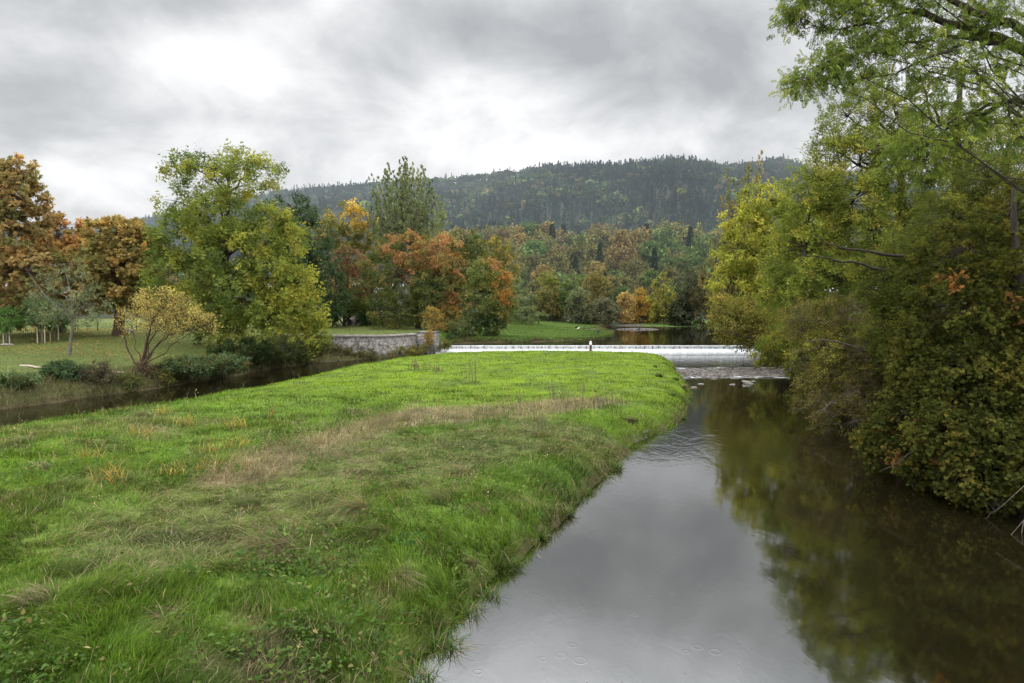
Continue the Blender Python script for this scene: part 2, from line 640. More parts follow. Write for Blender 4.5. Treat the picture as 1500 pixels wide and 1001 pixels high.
# ------------------------------------------------------------------ water
def water_material():
    m, nt = new_mat('river_water')
    g = N(nt, 'ShaderNodeNewGeometry')
    s = N(nt, 'ShaderNodeSeparateXYZ')
    P = g.outputs['Position']
    nt.links.new(P, s.inputs[0])
    X, Y = s.outputs[0], s.outputs[1]

    def mr(v, a, b, lo=0.0, hi=1.0):
        n = N(nt, 'ShaderNodeMapRange', interpolation_type='SMOOTHSTEP')
        for i, q in enumerate((v, a, b, lo, hi)):
            if isinstance(q, (int, float)):
                n.inputs[i].default_value = q
            else:
                nt.links.new(q, n.inputs[i])
        return n.outputs[0]
    mp = N(nt, 'ShaderNodeMapping')
    mp.inputs['Scale'].default_value = (1, .55, 1)
    nt.links.new(P, mp.inputs[0])
    fine = noise(nt, mp.outputs[0], 5.0, 4, .6, .4)
    mid = noise(nt, mp.outputs[0], 1.1, 3, .55, .6)
    big = noise(nt, P, .16, 2, .5, 0)
    # ripples: calm pool near, ruffled tongue around Y 26-36 left, lively below the weir
    rif = math_node(nt, 'MULTIPLY', mr(Y, 51, 56), mr(Y, 84.2, 84.4, 1, 0))
    tong = math_node(nt, 'MULTIPLY', math_node(nt, 'MULTIPLY', mr(Y, 24, 28), mr(Y, 33, 42, 1, 0)), mr(X, 7, 13, 1, 0))
    amp = math_node(nt, 'ADD', math_node(nt, 'MULTIPLY_ADD', big, .0035, .0008), math_node(nt, 'MULTIPLY_ADD', rif, .020, math_node(nt, 'MULTIPLY', tong, .022)))
    h = math_node(nt, 'MULTIPLY', math_node(nt, 'ADD', math_node(nt, 'MULTIPLY', fine, .35), mid), amp)
    # rings of rain drops
    for (rx, ry, rr) in [(*on(822, 960)[:2], .16), (*on(850, 968)[:2], .2), (*on(1022, 948)[:2], .15), (*on(1048, 955)[:2], .17), (*on(795, 966)[:2], .12),
                         (*on(838, 945)[:2], .13), (*on(1005, 955)[:2], .1), (*on(700, 985)[:2], .13), (*on(930, 900)[:2], .12), (*on(985, 870)[:2], .11)]:
        d = math_node(nt, 'SQRT', math_node(nt, 'ADD', math_node(nt, 'POWER', math_node(nt, 'SUBTRACT', X, float(rx)), 2.0),
                                             math_node(nt, 'POWER', math_node(nt, 'SUBTRACT', Y, float(ry)), 2.0)))
        e = math_node(nt, 'DIVIDE', math_node(nt, 'SUBTRACT', d, rr * .55), .018)
        h = math_node(nt, 'ADD', h, math_node(nt, 'MULTIPLY', math_node(nt, 'POWER', 2.718, math_node(nt, 'MULTIPLY', math_node(nt, 'MULTIPLY', e, e), -1.0)), .0006))
    bp = N(nt, 'ShaderNodeBump')
    bp.inputs['Strength'].default_value = 1.0
    bp.inputs['Distance'].default_value = 1.0
    nt.links.new(h, bp.inputs['Height'])
    fr = N(nt, 'ShaderNodeFresnel')
    fr.inputs['IOR'].default_value = 4.0
    nt.links.new(bp.outputs[0], fr.inputs['Normal'])
    gl = N(nt, 'ShaderNodeBsdfGlossy')
    gl.inputs['Roughness'].default_value = .045
    gl.inputs[0].default_value = (.95, .96, .97, 1)
    nt.links.new(bp.outputs[0], gl.inputs['Normal'])
    tr = N(nt, 'ShaderNodeBsdfTransparent')
    tr.inputs[0].default_value = (.58, .46, .24, 1)
    df = N(nt, 'ShaderNodeBsdfDiffuse')
    nt.links.new(mixcol(nt, big, (.012, .010, .004), (.020, .017, .007)), df.inputs[0])
    body = N(nt, 'ShaderNodeMixShader')
    body.inputs[0].default_value = .55
    nt.links.new(tr.outputs[0], body.inputs[1])
    nt.links.new(df.outputs[0], body.inputs[2])
    # foam streaks in the riffle and below the weir
    mpf = N(nt, 'ShaderNodeMapping')
    mpf.inputs['Scale'].default_value = (.5, .9, 1)
    nt.links.new(P, mpf.inputs[0])
    fo = noise(nt, mpf.outputs[0], .9, 6, .70, 1.2)
    zone = math_node(nt, 'MULTIPLY', math_node(nt, 'MULTIPLY', mr(Y, 53.5, 57), mr(Y, 65, 69, 1, 0)), mr(X, 12, 14))
    zone2 = math_node(nt, 'MULTIPLY', mr(Y, 80.5, 84), mr(Y, 84.3, 84.4, 1, 0))
    zz = math_node(nt, 'MAXIMUM', math_node(nt, 'MULTIPLY', zone, .9), zone2)
    foam = math_node(nt, 'MULTIPLY', mr(fo, math_node(nt, 'MULTIPLY_ADD', zz, -.30, .72), math_node(nt, 'MULTIPLY_ADD', zz, -.24, .84)), math_node(nt, 'MINIMUM', math_node(nt, 'MULTIPLY', zz, 2.0), 1.0))
    fd = N(nt, 'ShaderNodeBsdfDiffuse')
    fd.inputs[0].default_value = (.50, .51, .51, 1)
    m1 = N(nt, 'ShaderNodeMixShader')
    nt.links.new(fr.outputs[0], m1.inputs[0])
    nt.links.new(body.outputs[0], m1.inputs[1])
    nt.links.new(gl.outputs[0], m1.inputs[2])
    m2 = N(nt, 'ShaderNodeMixShader')
    nt.links.new(math_node(nt, 'MULTIPLY', foam, .8), m2.inputs[0])
    nt.links.new(m1.outputs[0], m2.inputs[1])
    nt.links.new(fd.outputs[0], m2.inputs[2])
    o = N(nt, 'ShaderNodeOutputMaterial')
    nt.links.new(m2.outputs[0], o.inputs[0])
    return m


def build_water():
    m = water_material()
    link('river_water', mesh_quads('river_water', [(-60, -50, 0), (45, -50, 0), (45, 84.0, 0), (-60, 84.0, 0)], [[0, 1, 2, 3]], m), kind='structure')
    link('upstream_water', mesh_quads('upstream_water', [(-9.2, 86.05, 1.0), (33, 86.05, 1.0), (140, 86.05, 1.0), (140, 175, 1.0), (-9.2, 175, 1.0)][:1] +
                                      [(140, 86.05, 1.0), (140, 175, 1.0), (-9.2, 175, 1.0)], [[0, 1, 2, 3]], m), kind='structure')


def build_weir():
    rng = np.random.default_rng(5)
    x0, x1 = -9.4, 31.0
    conc = simple_mat('wet_concrete', (.07, .065, .055), (.16, .15, .13), 3, .6, .4)
    t = thing('weir', 'long low concrete weir with a row of short dark stakes across the river', 'weir', ((x0 + x1) / 2, 85, 0))
    mb = MB()
    mb.box((0, 1.35, .36), (x1 - x0, .6, 1.22))
    link('sill', mb.mesh('sill', conc), t)
    mb = MB()
    mb.add([(x0 - 10.8, .9, -.4), (x1 - 10.8, .9, -.4), (x1 - 10.8, .9, .48), (x0 - 10.8, .9, .48), (x0 - 10.8, -2.2, -.4), (x1 - 10.8, -2.2, -.4),
            (x1 - 10.8, -2.2, -.2), (x0 - 10.8, -2.2, -.2)], [[7, 6, 2, 3], [4, 5, 6, 7]])
    link('apron', mb.mesh('apron', conc), t)
    sm = MB().box((0, 0, 0), (.10, .10, .44), taper=.8).mesh('stake', M_TWIG)
    for i in range(44):
        o = link('stake', sm, t, (x0 - 10.8 + .5 + i * .91 + rng.normal(0, .08), .86, .66 + rng.normal(0, .07)))
    # falling water : curtain over the sill then foam down the apron
    m, nt = new_mat('white_water')
    g = N(nt, 'ShaderNodeNewGeometry')
    mp = N(nt, 'ShaderNodeMapping')
    mp.inputs['Scale'].default_value = (2.2, .35, .35)
    nt.links.new(g.outputs['Position'], mp.inputs[0])
    f = noise(nt, mp.outputs[0], 2.6, 6, .7, .3)
    a = N(nt, 'ShaderNodeAttribute', attribute_name='Col')
    fac = math_node(nt, 'MULTIPLY_ADD', f, 1.5, -.80)
    fac = math_node(nt, 'ADD', fac, a.outputs['Fac'], clamp=True)
    c = ramp(nt, fac, [(.05, (.10, .10, .09)), (.45, (.26, .27, .27)), (.85, (.55, .56, .57))])
    b = N(nt, 'ShaderNodeBsdfPrincipled')
    nt.links.new(c, b.inputs['Base Color'])
    b.inputs['Roughness'].default_value = .35
    bp = N(nt, 'ShaderNodeBump')
    bp.inputs['Strength'].default_value = .7
    bp.inputs['Distance'].default_value = .1
    nt.links.new(f, bp.inputs['Height'])
    nt.links.new(bp.outputs[0], b.inputs['Normal'])
    o = N(nt, 'ShaderNodeOutputMaterial')
    nt.links.new(b.outputs[0], o.inputs[0])
    xs = np.linspace(x0, x1, 240)
    prof = [(86.06, 1.002, .75), (85.98, .985, .85), (85.93, .90, .62), (85.90, .60, .42), (85.7, .56, .95), (85.0, .38, .95), (84.0, .14, .55), (83.2, .035, .3), (82.6, .012, .1)]
    V, C = [], []
    for k, (py, pz, w) in enumerate(prof):
        jy = (vnoise(xs, xs * 0, .5, 60) - .5) * (.5 if k > 4 else .05)
        jz = (vnoise(xs, xs * 0 + k, .35, 61 + k) - .5) * (.12 if 3 < k < 8 else 0.01)
        for x, a1, b1 in zip(xs, jy, jz):
            V.append((x, py + a1, max(pz + b1, .011)))
            C.append((w, w, w))
    n = len(xs)
    Q = [[k * n + i, (k + 1) * n + i, (k + 1) * n + i + 1, k * n + i + 1] for k in range(len(prof) - 1) for i in range(n - 1)]
    link('falling_water', mesh_quads('falling_water', V, Q, m, np.array(C), True), kind='structure')
    # marker post
    p = at(865, 508, 85.0)
    t = thing('marker_post', 'short dark timber post with a white painted top standing at the weir crest', 'post', (p[0], 84.9, .2))
    link('post', MB().tube([(0, 0, -.6), (0, 0, .95)], [.17, .15], 8).mesh('post', M_BARK_BROWN), t)
    link('cap', MB().tube([(0, 0, .95), (0, 0, 1.25), (0, 0, 1.4)], [.16, .16, .05], 8).mesh('cap', M_WHITE), t)


# ------------------------------------------------------------------ trees
def bez(a, b, c, n):
    t = np.linspace(0, 1, n)[:, None]
    return (1 - t) ** 2 * a + 2 * t * (1 - t) * b + t * t * c


def pal(*items):
    cols = np.array([i[0] for i in items], float)
    w = np.array([i[1] for i in items], float)
    return cols, w / w.sum()


def grow(seed, trunk, blobs, palette, tmpl, lsize, rc=.8, twigs=7, per=7, droop=.35, shell=.55, limb_r=.12, br=.02, limbs=(), tints=(),
         twig_r=0.0, flat=.75, jit=.16, updir=0.0, sides=6, bare=0.0, attach=.55):
    """trunk: [(x,y,z,r)...]; blobs: [(x,y,z,rx,ry,rz,n)]; returns wood mesh builder and leaf arrays.
    Limbs run from the trunk to every blob, branches from the limbs to leaf clusters inside the blobs, twigs carry the leaves."""
    rng = np.random.default_rng(seed)
    W = MB()
    tr = np.array(trunk, float)
    # smooth resample of the trunk
    ts = np.linspace(0, len(tr) - 1, max(6, 3 * len(tr)))
    tp = np.stack([np.interp(ts, np.arange(len(tr)), tr[:, k]) for k in range(4)], 1)
    tp[1:-1, :2] += rng.normal(0, .25 * tp[:, 3].mean(), (len(tp) - 2, 2))
    tp[0, 3] *= 1.35
    W.tube(tp[:, :3], tp[:, 3], 8)
    pool = []
    for L in limbs:
        L = np.array(L, float)
        tt = np.linspace(0, len(L) - 1, 4 * len(L))
        lp = np.stack([np.interp(tt, np.arange(len(L)), L[:, k]) for k in range(4)], 1)
        k_ = np.array([.25, .5, .25])
        for q in range(3):
            lp[1:-1, q] = np.convolve(lp[:, q], k_, 'valid')
        lp[1:-1, :3] += rng.normal(0, .035, (len(lp) - 2, 3))
        W.tube(lp[:, :3], lp[:, 3], 6)
        pool.append(lp[len(lp) // 4:, :3])
    cl_p, cl_o, cl_h = [], [], []
    for (bx, by, bz, rx, ry, rz, n) in blobs:
        b = np.array([bx, by, bz])
        hd = np.hypot(bx - tp[:, 0], by - tp[:, 1])
        za = bz - attach * hd.min() - .3 * rz
        i = int(np.argmin(abs(tp[:, 2] - max(za, tp[0, 2] + .25 * (tp[-1, 2] - tp[0, 2])))))
        a = tp[i, :3]
        mid = (a + b) / 2 + np.array([0, 0, .12 * np.linalg.norm(b - a)]) + rng.normal(0, .06 * np.linalg.norm(b - a), 3)
        end = b + np.array([0, 0, .3 * rz])
        lp = bez(a, mid, end, 8)
        lp[1:] += rng.normal(0, .03 * np.linalg.norm(b - a), (7, 3)) * np.array([1, 1, .5])
        W.tube(lp, np.linspace(min(limb_r, tp[i, 3] * .8), limb_r * .22, 8), sides)
        pool.append(lp[2:])
        d = unit(rng.normal(0, 1, (n, 3)))
        r = rng.random(n) ** (1 / 3.) * (1 - shell) + shell * (1 - .25 * rng.random(n))
        r = np.clip(r, 0, 1)
        q = b + d * r[:, None] * np.array([rx, ry, rz])
        cl_p.append(q)
        cl_o.append(unit(d * np.array([1, 1, .8]) + np.array([0, 0, .15])))
    P0 = np.vstack(cl_p)
    O = np.vstack(cl_o)
    pts = np.vstack(pool)
    nb = len(P0)
    for i in range(nb):
        dd = np.linalg.norm(pts - P0[i], axis=1) + rng.random(len(pts)) * .5
        a = pts[int(np.argmin(dd))]
        mid = (a + P0[i]) / 2 + np.array([0, 0, .08]) * np.linalg.norm(P0[i] - a) + rng.normal(0, .05, 3)
        W.tube(bez(a, mid, P0[i], 4), np.array([1, .75, .5, .3]) * br, 3 if br < .03 else 4, False)
    # twigs
    nt_ = nb * twigs
    tb = np.repeat(P0, twigs, 0)
    td = unit(np.repeat(O, twigs, 0) * .75 + rng.normal(0, .6, (nt_, 3)) * np.array([1, 1, flat]) + np.array([0, 0, updir]))
    tl = rc * (.5 + .7 * rng.random(nt_))
    if twig_r > 0:
        te = tb + td * tl[:, None] + np.array([0, 0, -.12]) * tl[:, None]
        X = unit(np.cross(td, [.2, .1, 1.0])) * twig_r
        Z = unit(np.cross(td, X)) * twig_r
        V = np.stack([tb + X, tb - X * .5 + Z, tb - X * .5 - Z, te + X * .4, te - X * .2 + Z * .4, te - X * .2 - Z * .4], 1).reshape(-1, 3)
        base = np.arange(nt_)[:, None, None] * 6
        W.add(V, (base + np.array([[0, 1, 4, 3], [1, 2, 5, 4], [2, 0, 3, 5]])[None]).reshape(-1, 4))
    nl = nt_ * per
    s = rng.random(nl) ** .7
    lt = np.repeat(tl, per)
    ld = np.repeat(td, per, 0)
    P = np.repeat(tb, per, 0) + ld * (s * lt)[:, None] + rng.normal(0, .10, (nl, 3)) * rc
    P[:, 2] -= .12 * lt * s * s
    D = unit(ld * .7 + rng.normal(0, .55, (nl, 3)) + np.array([0, 0, -droop]))
    Nn = unit(np.array([0, 0, 1.0]) + rng.normal(0, .55, (nl, 3)))
    if bare > 0:
        keep = np.repeat(rng.random(nt_) > bare, per)
    else:
        keep = np.ones(nl, bool)
    S = lsize * (.65 + .6 * rng.random(nl))
    cols, w = palette
    ci = rng.choice(len(cols), nb, p=w)
    base = cols[ci].copy()
    for (tx, ty, tz, R, p2, prob) in tints:
        dist = np.linalg.norm((P0 - np.array([tx, ty, tz])) / np.array(R), axis=1)
        hit = (dist < .75 + .5 * rng.random(nb)) & (rng.random(nb) < prob)
        c2, w2 = p2
        base[hit] = c2[rng.choice(len(c2), hit.sum(), p=w2)]
    C = np.repeat(base, twigs * per, 0)
    oth = cols[rng.choice(len(cols), nl, p=w)]
    C = C + (oth - C) * (.3 * rng.random(nl))[:, None]
    C = C * np.exp(rng.normal(0, jit, nl))[:, None] * np.repeat(np.exp(rng.normal(0, .12, nb)), twigs * per)[:, None]
    k = keep
    V, Q, Cc = scatter(tmpl[0], tmpl[1], P[k], D[k], Nn[k], S[k], C[k])
    return W, (V, Q, Cc)


def tree(name, label, cat, base, wood_leaf, bark=M_BARK, leafm=M_LEAF, group=None, wood='trunk', leafn='crown'):
    W, (V, Q, C) = wood_leaf
    t = thing(name, label, cat, base, group)
    link(wood, W.mesh(wood, bark, True), t)
    link(leafn, mesh_quads(leafn, V, Q, leafm, C), t)
    return t


def bl(base, px, py, Y, rxp, rzp, n, ry=None):
    """blob around a photo position at depth Y, radii given in photo pixels, relative to the tree's base"""
    p = at(px, py, Y) - np.asarray(base)
    rx, rz = rxp * Y / F, rzp * Y / F
    return (p[0], p[1], p[2], rx, ry if ry else rx, rz, n)


def gb(px, Y, dz=0.0):
    """base point on the ground in the column px at depth Y"""
    a, _ = ray(px, HORIZON)
    x = a * Y
    return np.array([x, Y, H1(x, Y) - .05 + dz])


LEAF_GAIN = 1.45
# palettes (linear albedo)
def P_(*rgbw):
    out = []
    for (r, g, b, k, w) in rgbw:
        c = lin(r, g, b) * k
        out.append(((c * .88 + c.mean() * .12) * LEAF_GAIN, w))
    return pal(*out)


PAL_ASH = P_((96, 110, 44, .88, 3), (112, 122, 46, .88, 2.5), (144, 140, 56, .9, 1.3), (76, 92, 42, .85, 2.8))
PAL_ASHY = P_((150, 146, 48, .92, 3), (130, 132, 44, .9, 3), (106, 116, 42, .88, 2))
PAL_CHEST = P_((128, 106, 64, 1.1, 3), (114, 100, 60, 1.1, 3), (142, 112, 64, 1.1, 1.6), (100, 98, 56, 1.1, 2))
PAL_CHEST_O = P_((158, 114, 64, 1.05, 3), (144, 108, 62, 1.0, 2), (122, 104, 60, 1.0, 2))
PAL_DARKG = P_((60, 78, 52, .95, 3), (74, 92, 56, .95, 2), (52, 68, 46, .9, 2))
PAL_GOLD = P_((150, 126, 58, .9, 2), (112, 108, 52, .85, 3), (92, 98, 48, .85, 2))
PAL_YEL = P_((190, 160, 50, .95, 2), (170, 140, 50, .9, 2))
PAL_POP = P_((104, 112, 74, .95, 3), (92, 102, 68, .95, 3), (120, 124, 82, .95, 1))
PAL_RED = P_((118, 84, 64, .8, 3), (100, 78, 58, .8, 2), (132, 94, 62, .8, 1.5), (88, 88, 50, .8, 1))
PAL_ORED = P_((164, 112, 70, .85, 3), (146, 106, 66, .85, 2.5), (138, 116, 62, .85, 2), (104, 102, 52, .85, 1))
PAL_CHERRYG = P_((86, 92, 46, .9, 3), (72, 82, 44, .9, 3), (116, 104, 52, .9, 1))
PAL_ROUND = P_((104, 112, 56, .85, 3), (86, 98, 50, .85, 3), (124, 118, 58, .85, 1))
PAL_FRINGE = P_((164, 116, 54, .95, 2), (140, 112, 52, .9, 2))
PAL_WILLOW = P_((168, 152, 78, .95, 3), (146, 132, 66, .95, 2), (120, 112, 60, .9, 1))
PAL_GREYG = P_((104, 112, 76, .85, 3), (84, 96, 62, .85, 2), (120, 126, 86, .85, 1))
PAL_BRAMBLE = P_((78, 94, 60, .9, 3), (98, 112, 76, .9, 2), (62, 76, 46, .85, 2), (104, 98, 56, .8, 1))
PAL_OCHRE = P_((144, 118, 56, .9, 3), (116, 104, 52, .85, 2))
PAL_RASH = P_((98, 110, 38, .85, 3), (80, 94, 34, .85, 3), (118, 126, 42, .9, 1.8), (138, 132, 46, .9, 1))
PAL_RYG = P_((132, 134, 40, .95, 3), (110, 118, 38, .9, 3), (150, 144, 46, .95, 1.5))
PAL_ROLIVE = P_((98, 94, 40, .75, 3), (80, 80, 36, .75, 3), (116, 106, 44, .75, 1.6), (68, 66, 32, .7, 2))
PAL_RMAPLE = P_((82, 88, 32, .62, 3), (98, 98, 34, .62, 2), (112, 104, 38, .66, .7), (64, 72, 28, .6, 2))
PAL_RORANGE = P_((150, 100, 46, .8, 2), (128, 92, 44, .7, 2), (116, 100, 44, .7, 1.2))


def broom(seed, Y, tips, z0, r0, palette, per, lsize, spread=.62):
    """upswept poplar: many plumes rising from the trunk to the tips, leaves close along each plume"""
    rng = np.random.default_rng(seed)
    W = MB()
    top = max(t[2] for t in tips)
    W.tube([(0, 0, 0), (.1, 0, top * .25), (0, 0, top * .55), (.1, 0, top * .8)], [r0 * 1.2, r0, r0 * .55, r0 * .2], 8)
    LP, LD = [], []
    cols, w = palette
    LC = []
    for k, tip in enumerate(tips):
        for q in range(2):
            tp = tip + (rng.normal(0, [1.1, 2.2, 1.0]) if q else rng.normal(0, [.2, 2.0, .2]))
            zb = z0 + (tp[2] - z0) * rng.uniform(.05, .35) * (1 - min(1, abs(tp[0]) / 9))
            a = np.array([0, 0, zb])
            mid = np.array([tp[0] * .75, tp[1] * .75, zb + (tp[2] - zb) * .42])
            pth = bez(a, mid, tp, 9)
            W.tube(pth, np.linspace(.12, .012, 9), 4)
            n = per if not q else int(per * .7)
            t = 1 - rng.random(n) ** 1.15 * .8
            idx = t * 8
            i0 = np.minimum(idx.astype(int), 7)
            f = (idx - i0)[:, None]
            P = pth[i0] * (1 - f) + pth[i0 + 1] * f
            tg = unit(pth[i0 + 1] - pth[i0])
            sp = spread * (1.25 - .95 * t ** 2)
            # leaves sit on short upright side shoots
            ns = max(10, n // 14)
            so = rng.normal(0, 1, (ns, 3)) * [1, 1, .5]
            P = P + so[(t * ns * .999).astype(int)] * sp[:, None] + rng.normal(0, .2, (n, 3)) * sp[:, None]
            LP.append(P)
            LD.append(tg + rng.normal(0, .5, (n, 3)))
            c = cols[rng.choice(len(cols), p=w)]
            LC.append(np.tile(c, (n, 1)) * np.exp(rng.normal(0, .2, n))[:, None] * np.exp(rng.normal(0, .1)))
    P, D, C = np.vstack(LP), np.vstack(LD), np.vstack(LC)
    return W, scatter(*T_DIA, P, D, rng.normal(0, 1, P.shape) + [0, -.3, .6], lsize * (.6 + .6 * rng.random(len(P))), C)


def build_left_trees():
    # far left brown chestnut
    b = gb(-38, 78)
    Y = 78
    g = grow(11, [(0, 0, 0, .5), (0, 0, 6, .42), (.3, 0, 15, .16)],
             [bl(b, -45, 270, Y, 50, 45, 60), bl(b, 15, 290, Y - 1, 45, 40, 70), bl(b, 5, 345, Y - 2, 60, 40, 80), bl(b, -60, 360, Y, 70, 60, 60),
              bl(b, 35, 400, Y - 2, 55, 45, 80), bl(b, -10, 440, Y - 2, 60, 38, 70), bl(b, 22, 258, Y, 26, 22, 26)],
             PAL_CHEST, T_PALM, .34, rc=1.05, twigs=8, per=7, droop=.5, limb_r=.2, br=.035, shell=.6)
    tree('chestnut_tree', 'tall rust-brown chestnut tree cut off by the left edge', 'tree', b, g, M_BARK_BROWN, group='autumn chestnut trees on the left lawn')
    b = gb(88, 86)
    Y = 86
    g = grow(12, [(0, 0, 0, .4), (0, 0, 5, .34), (0, 0, 13, .12)],
             [bl(b, 90, 345, Y, 38, 32, 60), bl(b, 60, 385, Y - 1, 40, 40, 60), bl(b, 115, 385, Y - 2, 36, 34, 70), bl(b, 85, 430, Y - 2, 55, 36, 80), bl(b, 50, 450, Y - 2, 40, 26, 40)],
             PAL_CHEST_O, T_PALM, .34, rc=1.0, twigs=8, per=7, droop=.5, limb_r=.18, br=.035)
    tree('chestnut_tree', 'bright orange chestnut tree between two brown ones on the left lawn', 'tree', b, g, M_BARK_BROWN, group='autumn chestnut trees on the left lawn')
    b = gb(173, 80)
    Y = 80
    tip = [(0, 0, 0, .62), (0, 0, 3.2, .50), (0, 0, 9, .22), (0, 0, 12, .1)]
    g = grow(13, tip, [bl(b, 175, 352, Y, 48, 30, 90), bl(b, 140, 385, Y - .5, 36, 36, 70), bl(b, 205, 385, Y - .5, 32, 38, 70), bl(b, 170, 405, Y - 2, 50, 40, 110),
                       bl(b, 145, 432, Y - 1, 36, 24, 40), bl(b, 205, 430, Y - 1, 30, 26, 36), bl(b, 178, 338, Y, 28, 16, 30)],
             P_((130, 110, 60, 1.2, 3), (116, 102, 56, 1.15, 3), (98, 96, 50, 1.1, 2.5), (148, 118, 60, 1.2, 1)), T_PALM, .32, rc=.9, twigs=8, per=7, droop=.5, limb_r=.2, br=.035)
    tree('chestnut_tree', 'dark bronze dome-shaped chestnut with a thick bare brown trunk', 'tree', b, g, M_BARK_BROWN, group='autumn chestnut trees on the left lawn')
    # the large ash
    b = gb(326, 75)
    Y = 75
    trunk = [(0, 0, 0, .55), (0, 0, 4, .45), (.3, 0, 9, .36), (.6, .2, 14, .24), (1.0, 0, 19, .10)]
    B = [bl(b, 330, 262, Y, 62, 36, 70), bl(b, 285, 255, Y, 34, 28, 26), bl(b, 385, 252, Y - 1, 30, 20, 16), bl(b, 345, 235, Y, 34, 18, 20),
         bl(b, 262, 300, Y, 26, 22, 18), bl(b, 320, 310, Y - 2, 62, 34, 70), bl(b, 275, 350, Y - 2, 46, 36, 70), bl(b, 385, 335, Y - 2, 46, 34, 60), bl(b, 415, 350, Y - 2, 30, 28, 36),
         bl(b, 335, 370, Y - 4, 50, 42, 80), bl(b, 262, 400, Y - 2, 42, 36, 60), bl(b, 270, 440, Y - 2, 48, 28, 50), bl(b, 390, 400, Y - 4, 46, 34, 70),
         bl(b, 340, 430, Y - 5, 60, 36, 90), bl(b, 430, 420, Y - 4, 36, 30, 50), bl(b, 440, 455, Y - 4, 32, 28, 50), bl(b, 400, 470, Y - 5, 44, 28, 50),
         bl(b, 446, 492, Y - 5, 28, 22, 36), bl(b, 350, 478, Y - 3, 40, 20, 26), bl(b, 310, 465, Y - 2, 38, 26, 30)]
    tn = []
    for (px, py, rp) in ((430, 425, 46), (440, 470, 44), (405, 345, 40), (300, 330, 34), (265, 400, 26), (340, 238, 40), (330, 262, 26)):
        q = at(px, py, Y - 4) - b
        R = rp * Y / F
        tn.append((q[0], q[1], q[2], (R, R * 2, R), PAL_ASHY, .75))
    B = [q[:6] + (max(8, int(q[6] * .72)),) for q in B]
    g = grow(14, trunk, B, PAL_ASH, T_ASH3, .64, rc=1.0, twigs=6, per=5, droop=.55, limb_r=.22, br=.04, tints=tn, shell=.5)
    tree('ash_tree', 'largest tree on the left bank, broad yellow-green ash in leaf to the ground', 'tree', b, g)
    # dark green tree behind the ash
    b = gb(455, 104)
    Y = 104
    g = grow(15, [(0, 0, 0, .4), (0, 0, 8, .3), (0, 0, 18, .08)],
             [bl(b, 428, 310, Y, 36, 26, 40), bl(b, 445, 350, Y, 42, 36, 70), bl(b, 462, 400, Y, 40, 40, 80), bl(b, 475, 440, Y - 1, 32, 32, 70), bl(b, 430, 400, Y, 46, 50, 70), bl(b, 455, 455, Y - 1, 46, 16, 40)],
             PAL_DARKG, T_DIA, .42, rc=1.2, twigs=7, per=7, droop=.5, limb_r=.2, br=.04)
    tree('alder_tree', 'dark green tree standing directly behind the yellow-green ash', 'tree', b, g)
    # leaning multi-stem tree by the stone block
    b = gb(504, 112)
    Y = 112
    g = grow(16, [(0, 0, 0, .28), (-.1, 0, 2, .22), (.2, 0, 4, .1)],
             [bl(b, 505, 447, Y, 22, 16, 36), bl(b, 488, 440, Y, 20, 14, 26), bl(b, 522, 440, Y, 16, 16, 26)],
             P_((104, 112, 44, .85, 2), (78, 90, 40, .8, 3), (56, 66, 34, .8, 2)), T_DIA, .36, rc=.8, twigs=7, per=6, limb_r=.12, br=.03,
             limbs=[[(-.1, 0, .3, .16), (-.7, 0, 1.2, .14), (-1.4, 0, 2.3, .1), (-2, 0, 3.4, .05)], [(.1, 0, .3, .14), (.5, 0, 1.4, .1), (.8, 0, 3, .05)]])
    tree('leaning_tree', 'small dark-stemmed tree with splayed trunks beside the pale stone block', 'tree', b, g)
    # golden tree
    b = gb(505, 138)
    Y = 138
    g = grow(17, [(0, 0, 0, .35), (0, 0, 10, .26), (0, 0, 22, .06)],
             [bl(b, 500, 335, Y, 34, 36, 60), bl(b, 475, 340, Y, 28, 26, 30), bl(b, 518, 325, Y, 14, 26, 24), bl(b, 540, 345, Y, 22, 36, 40), bl(b, 505, 390, Y, 50, 40, 80), bl(b, 560, 380, Y, 30, 40, 40)],
             PAL_GOLD, T_DIA, .5, rc=1.3, twigs=7, per=6, updir=.35, limb_r=.16, br=.04,
             tints=[(*(at(518, 312, Y) - b), (2.4, 4, 3.2), PAL_YEL, .9), (*(at(462, 318, Y) - b), (3, 4, 2), PAL_YEL, .5), (*(at(560, 335, Y) - b), (2, 4, 3), PAL_YEL, .4)])
    tree('golden_tree', 'loose golden-olive tree with a bright yellow top left of the tall poplar', 'tree', b, g, M_BARK_GREY)
    # poplar
    b = gb(594, 128)
    Y = 128
    tips = [at(px, py, Y) - b for (px, py) in ((546, 302), (550, 282), (556, 262), (562, 252), (570, 244), (582, 256), (588, 240), (595, 232), (601, 242), (607, 247), (615, 252), (622, 247), (629, 262), (634, 276), (640, 288), (647, 300), (650, 318),
                                                (576, 268), (598, 262), (612, 272), (566, 285), (590, 285), (605, 295), (625, 295), (578, 305), (544, 322), (560, 322), (632, 325), (600, 318))]
    g = broom(18, Y, tips, 7.5, .42, PAL_POP, 820, .36, .74)
    tree('poplar_tree', 'tall grey-green poplar with upswept branches rising above the far hill line', 'tree', b, g, M_BARK_GREY)
    # red small cherry
    b = gb(510, 116)
    Y = 116
    g = grow(19, [(0, 0, 0, .25), (0, 0, 4, .2), (0, 0, 9, .06)],
             [bl(b, 508, 385, Y, 28, 22, 50), bl(b, 500, 410, Y, 24, 26, 44), bl(b, 525, 415, Y, 26, 30, 50)], PAL_RED, T_DIA, .36, rc=.9, twigs=7, per=7, droop=.5, br=.03)
    tree('cherry_tree', 'dull crimson cherry tree left of the bright orange-red one', 'tree', b, g)
    # orange cherry
    b = gb(612, 106)
    Y = 106
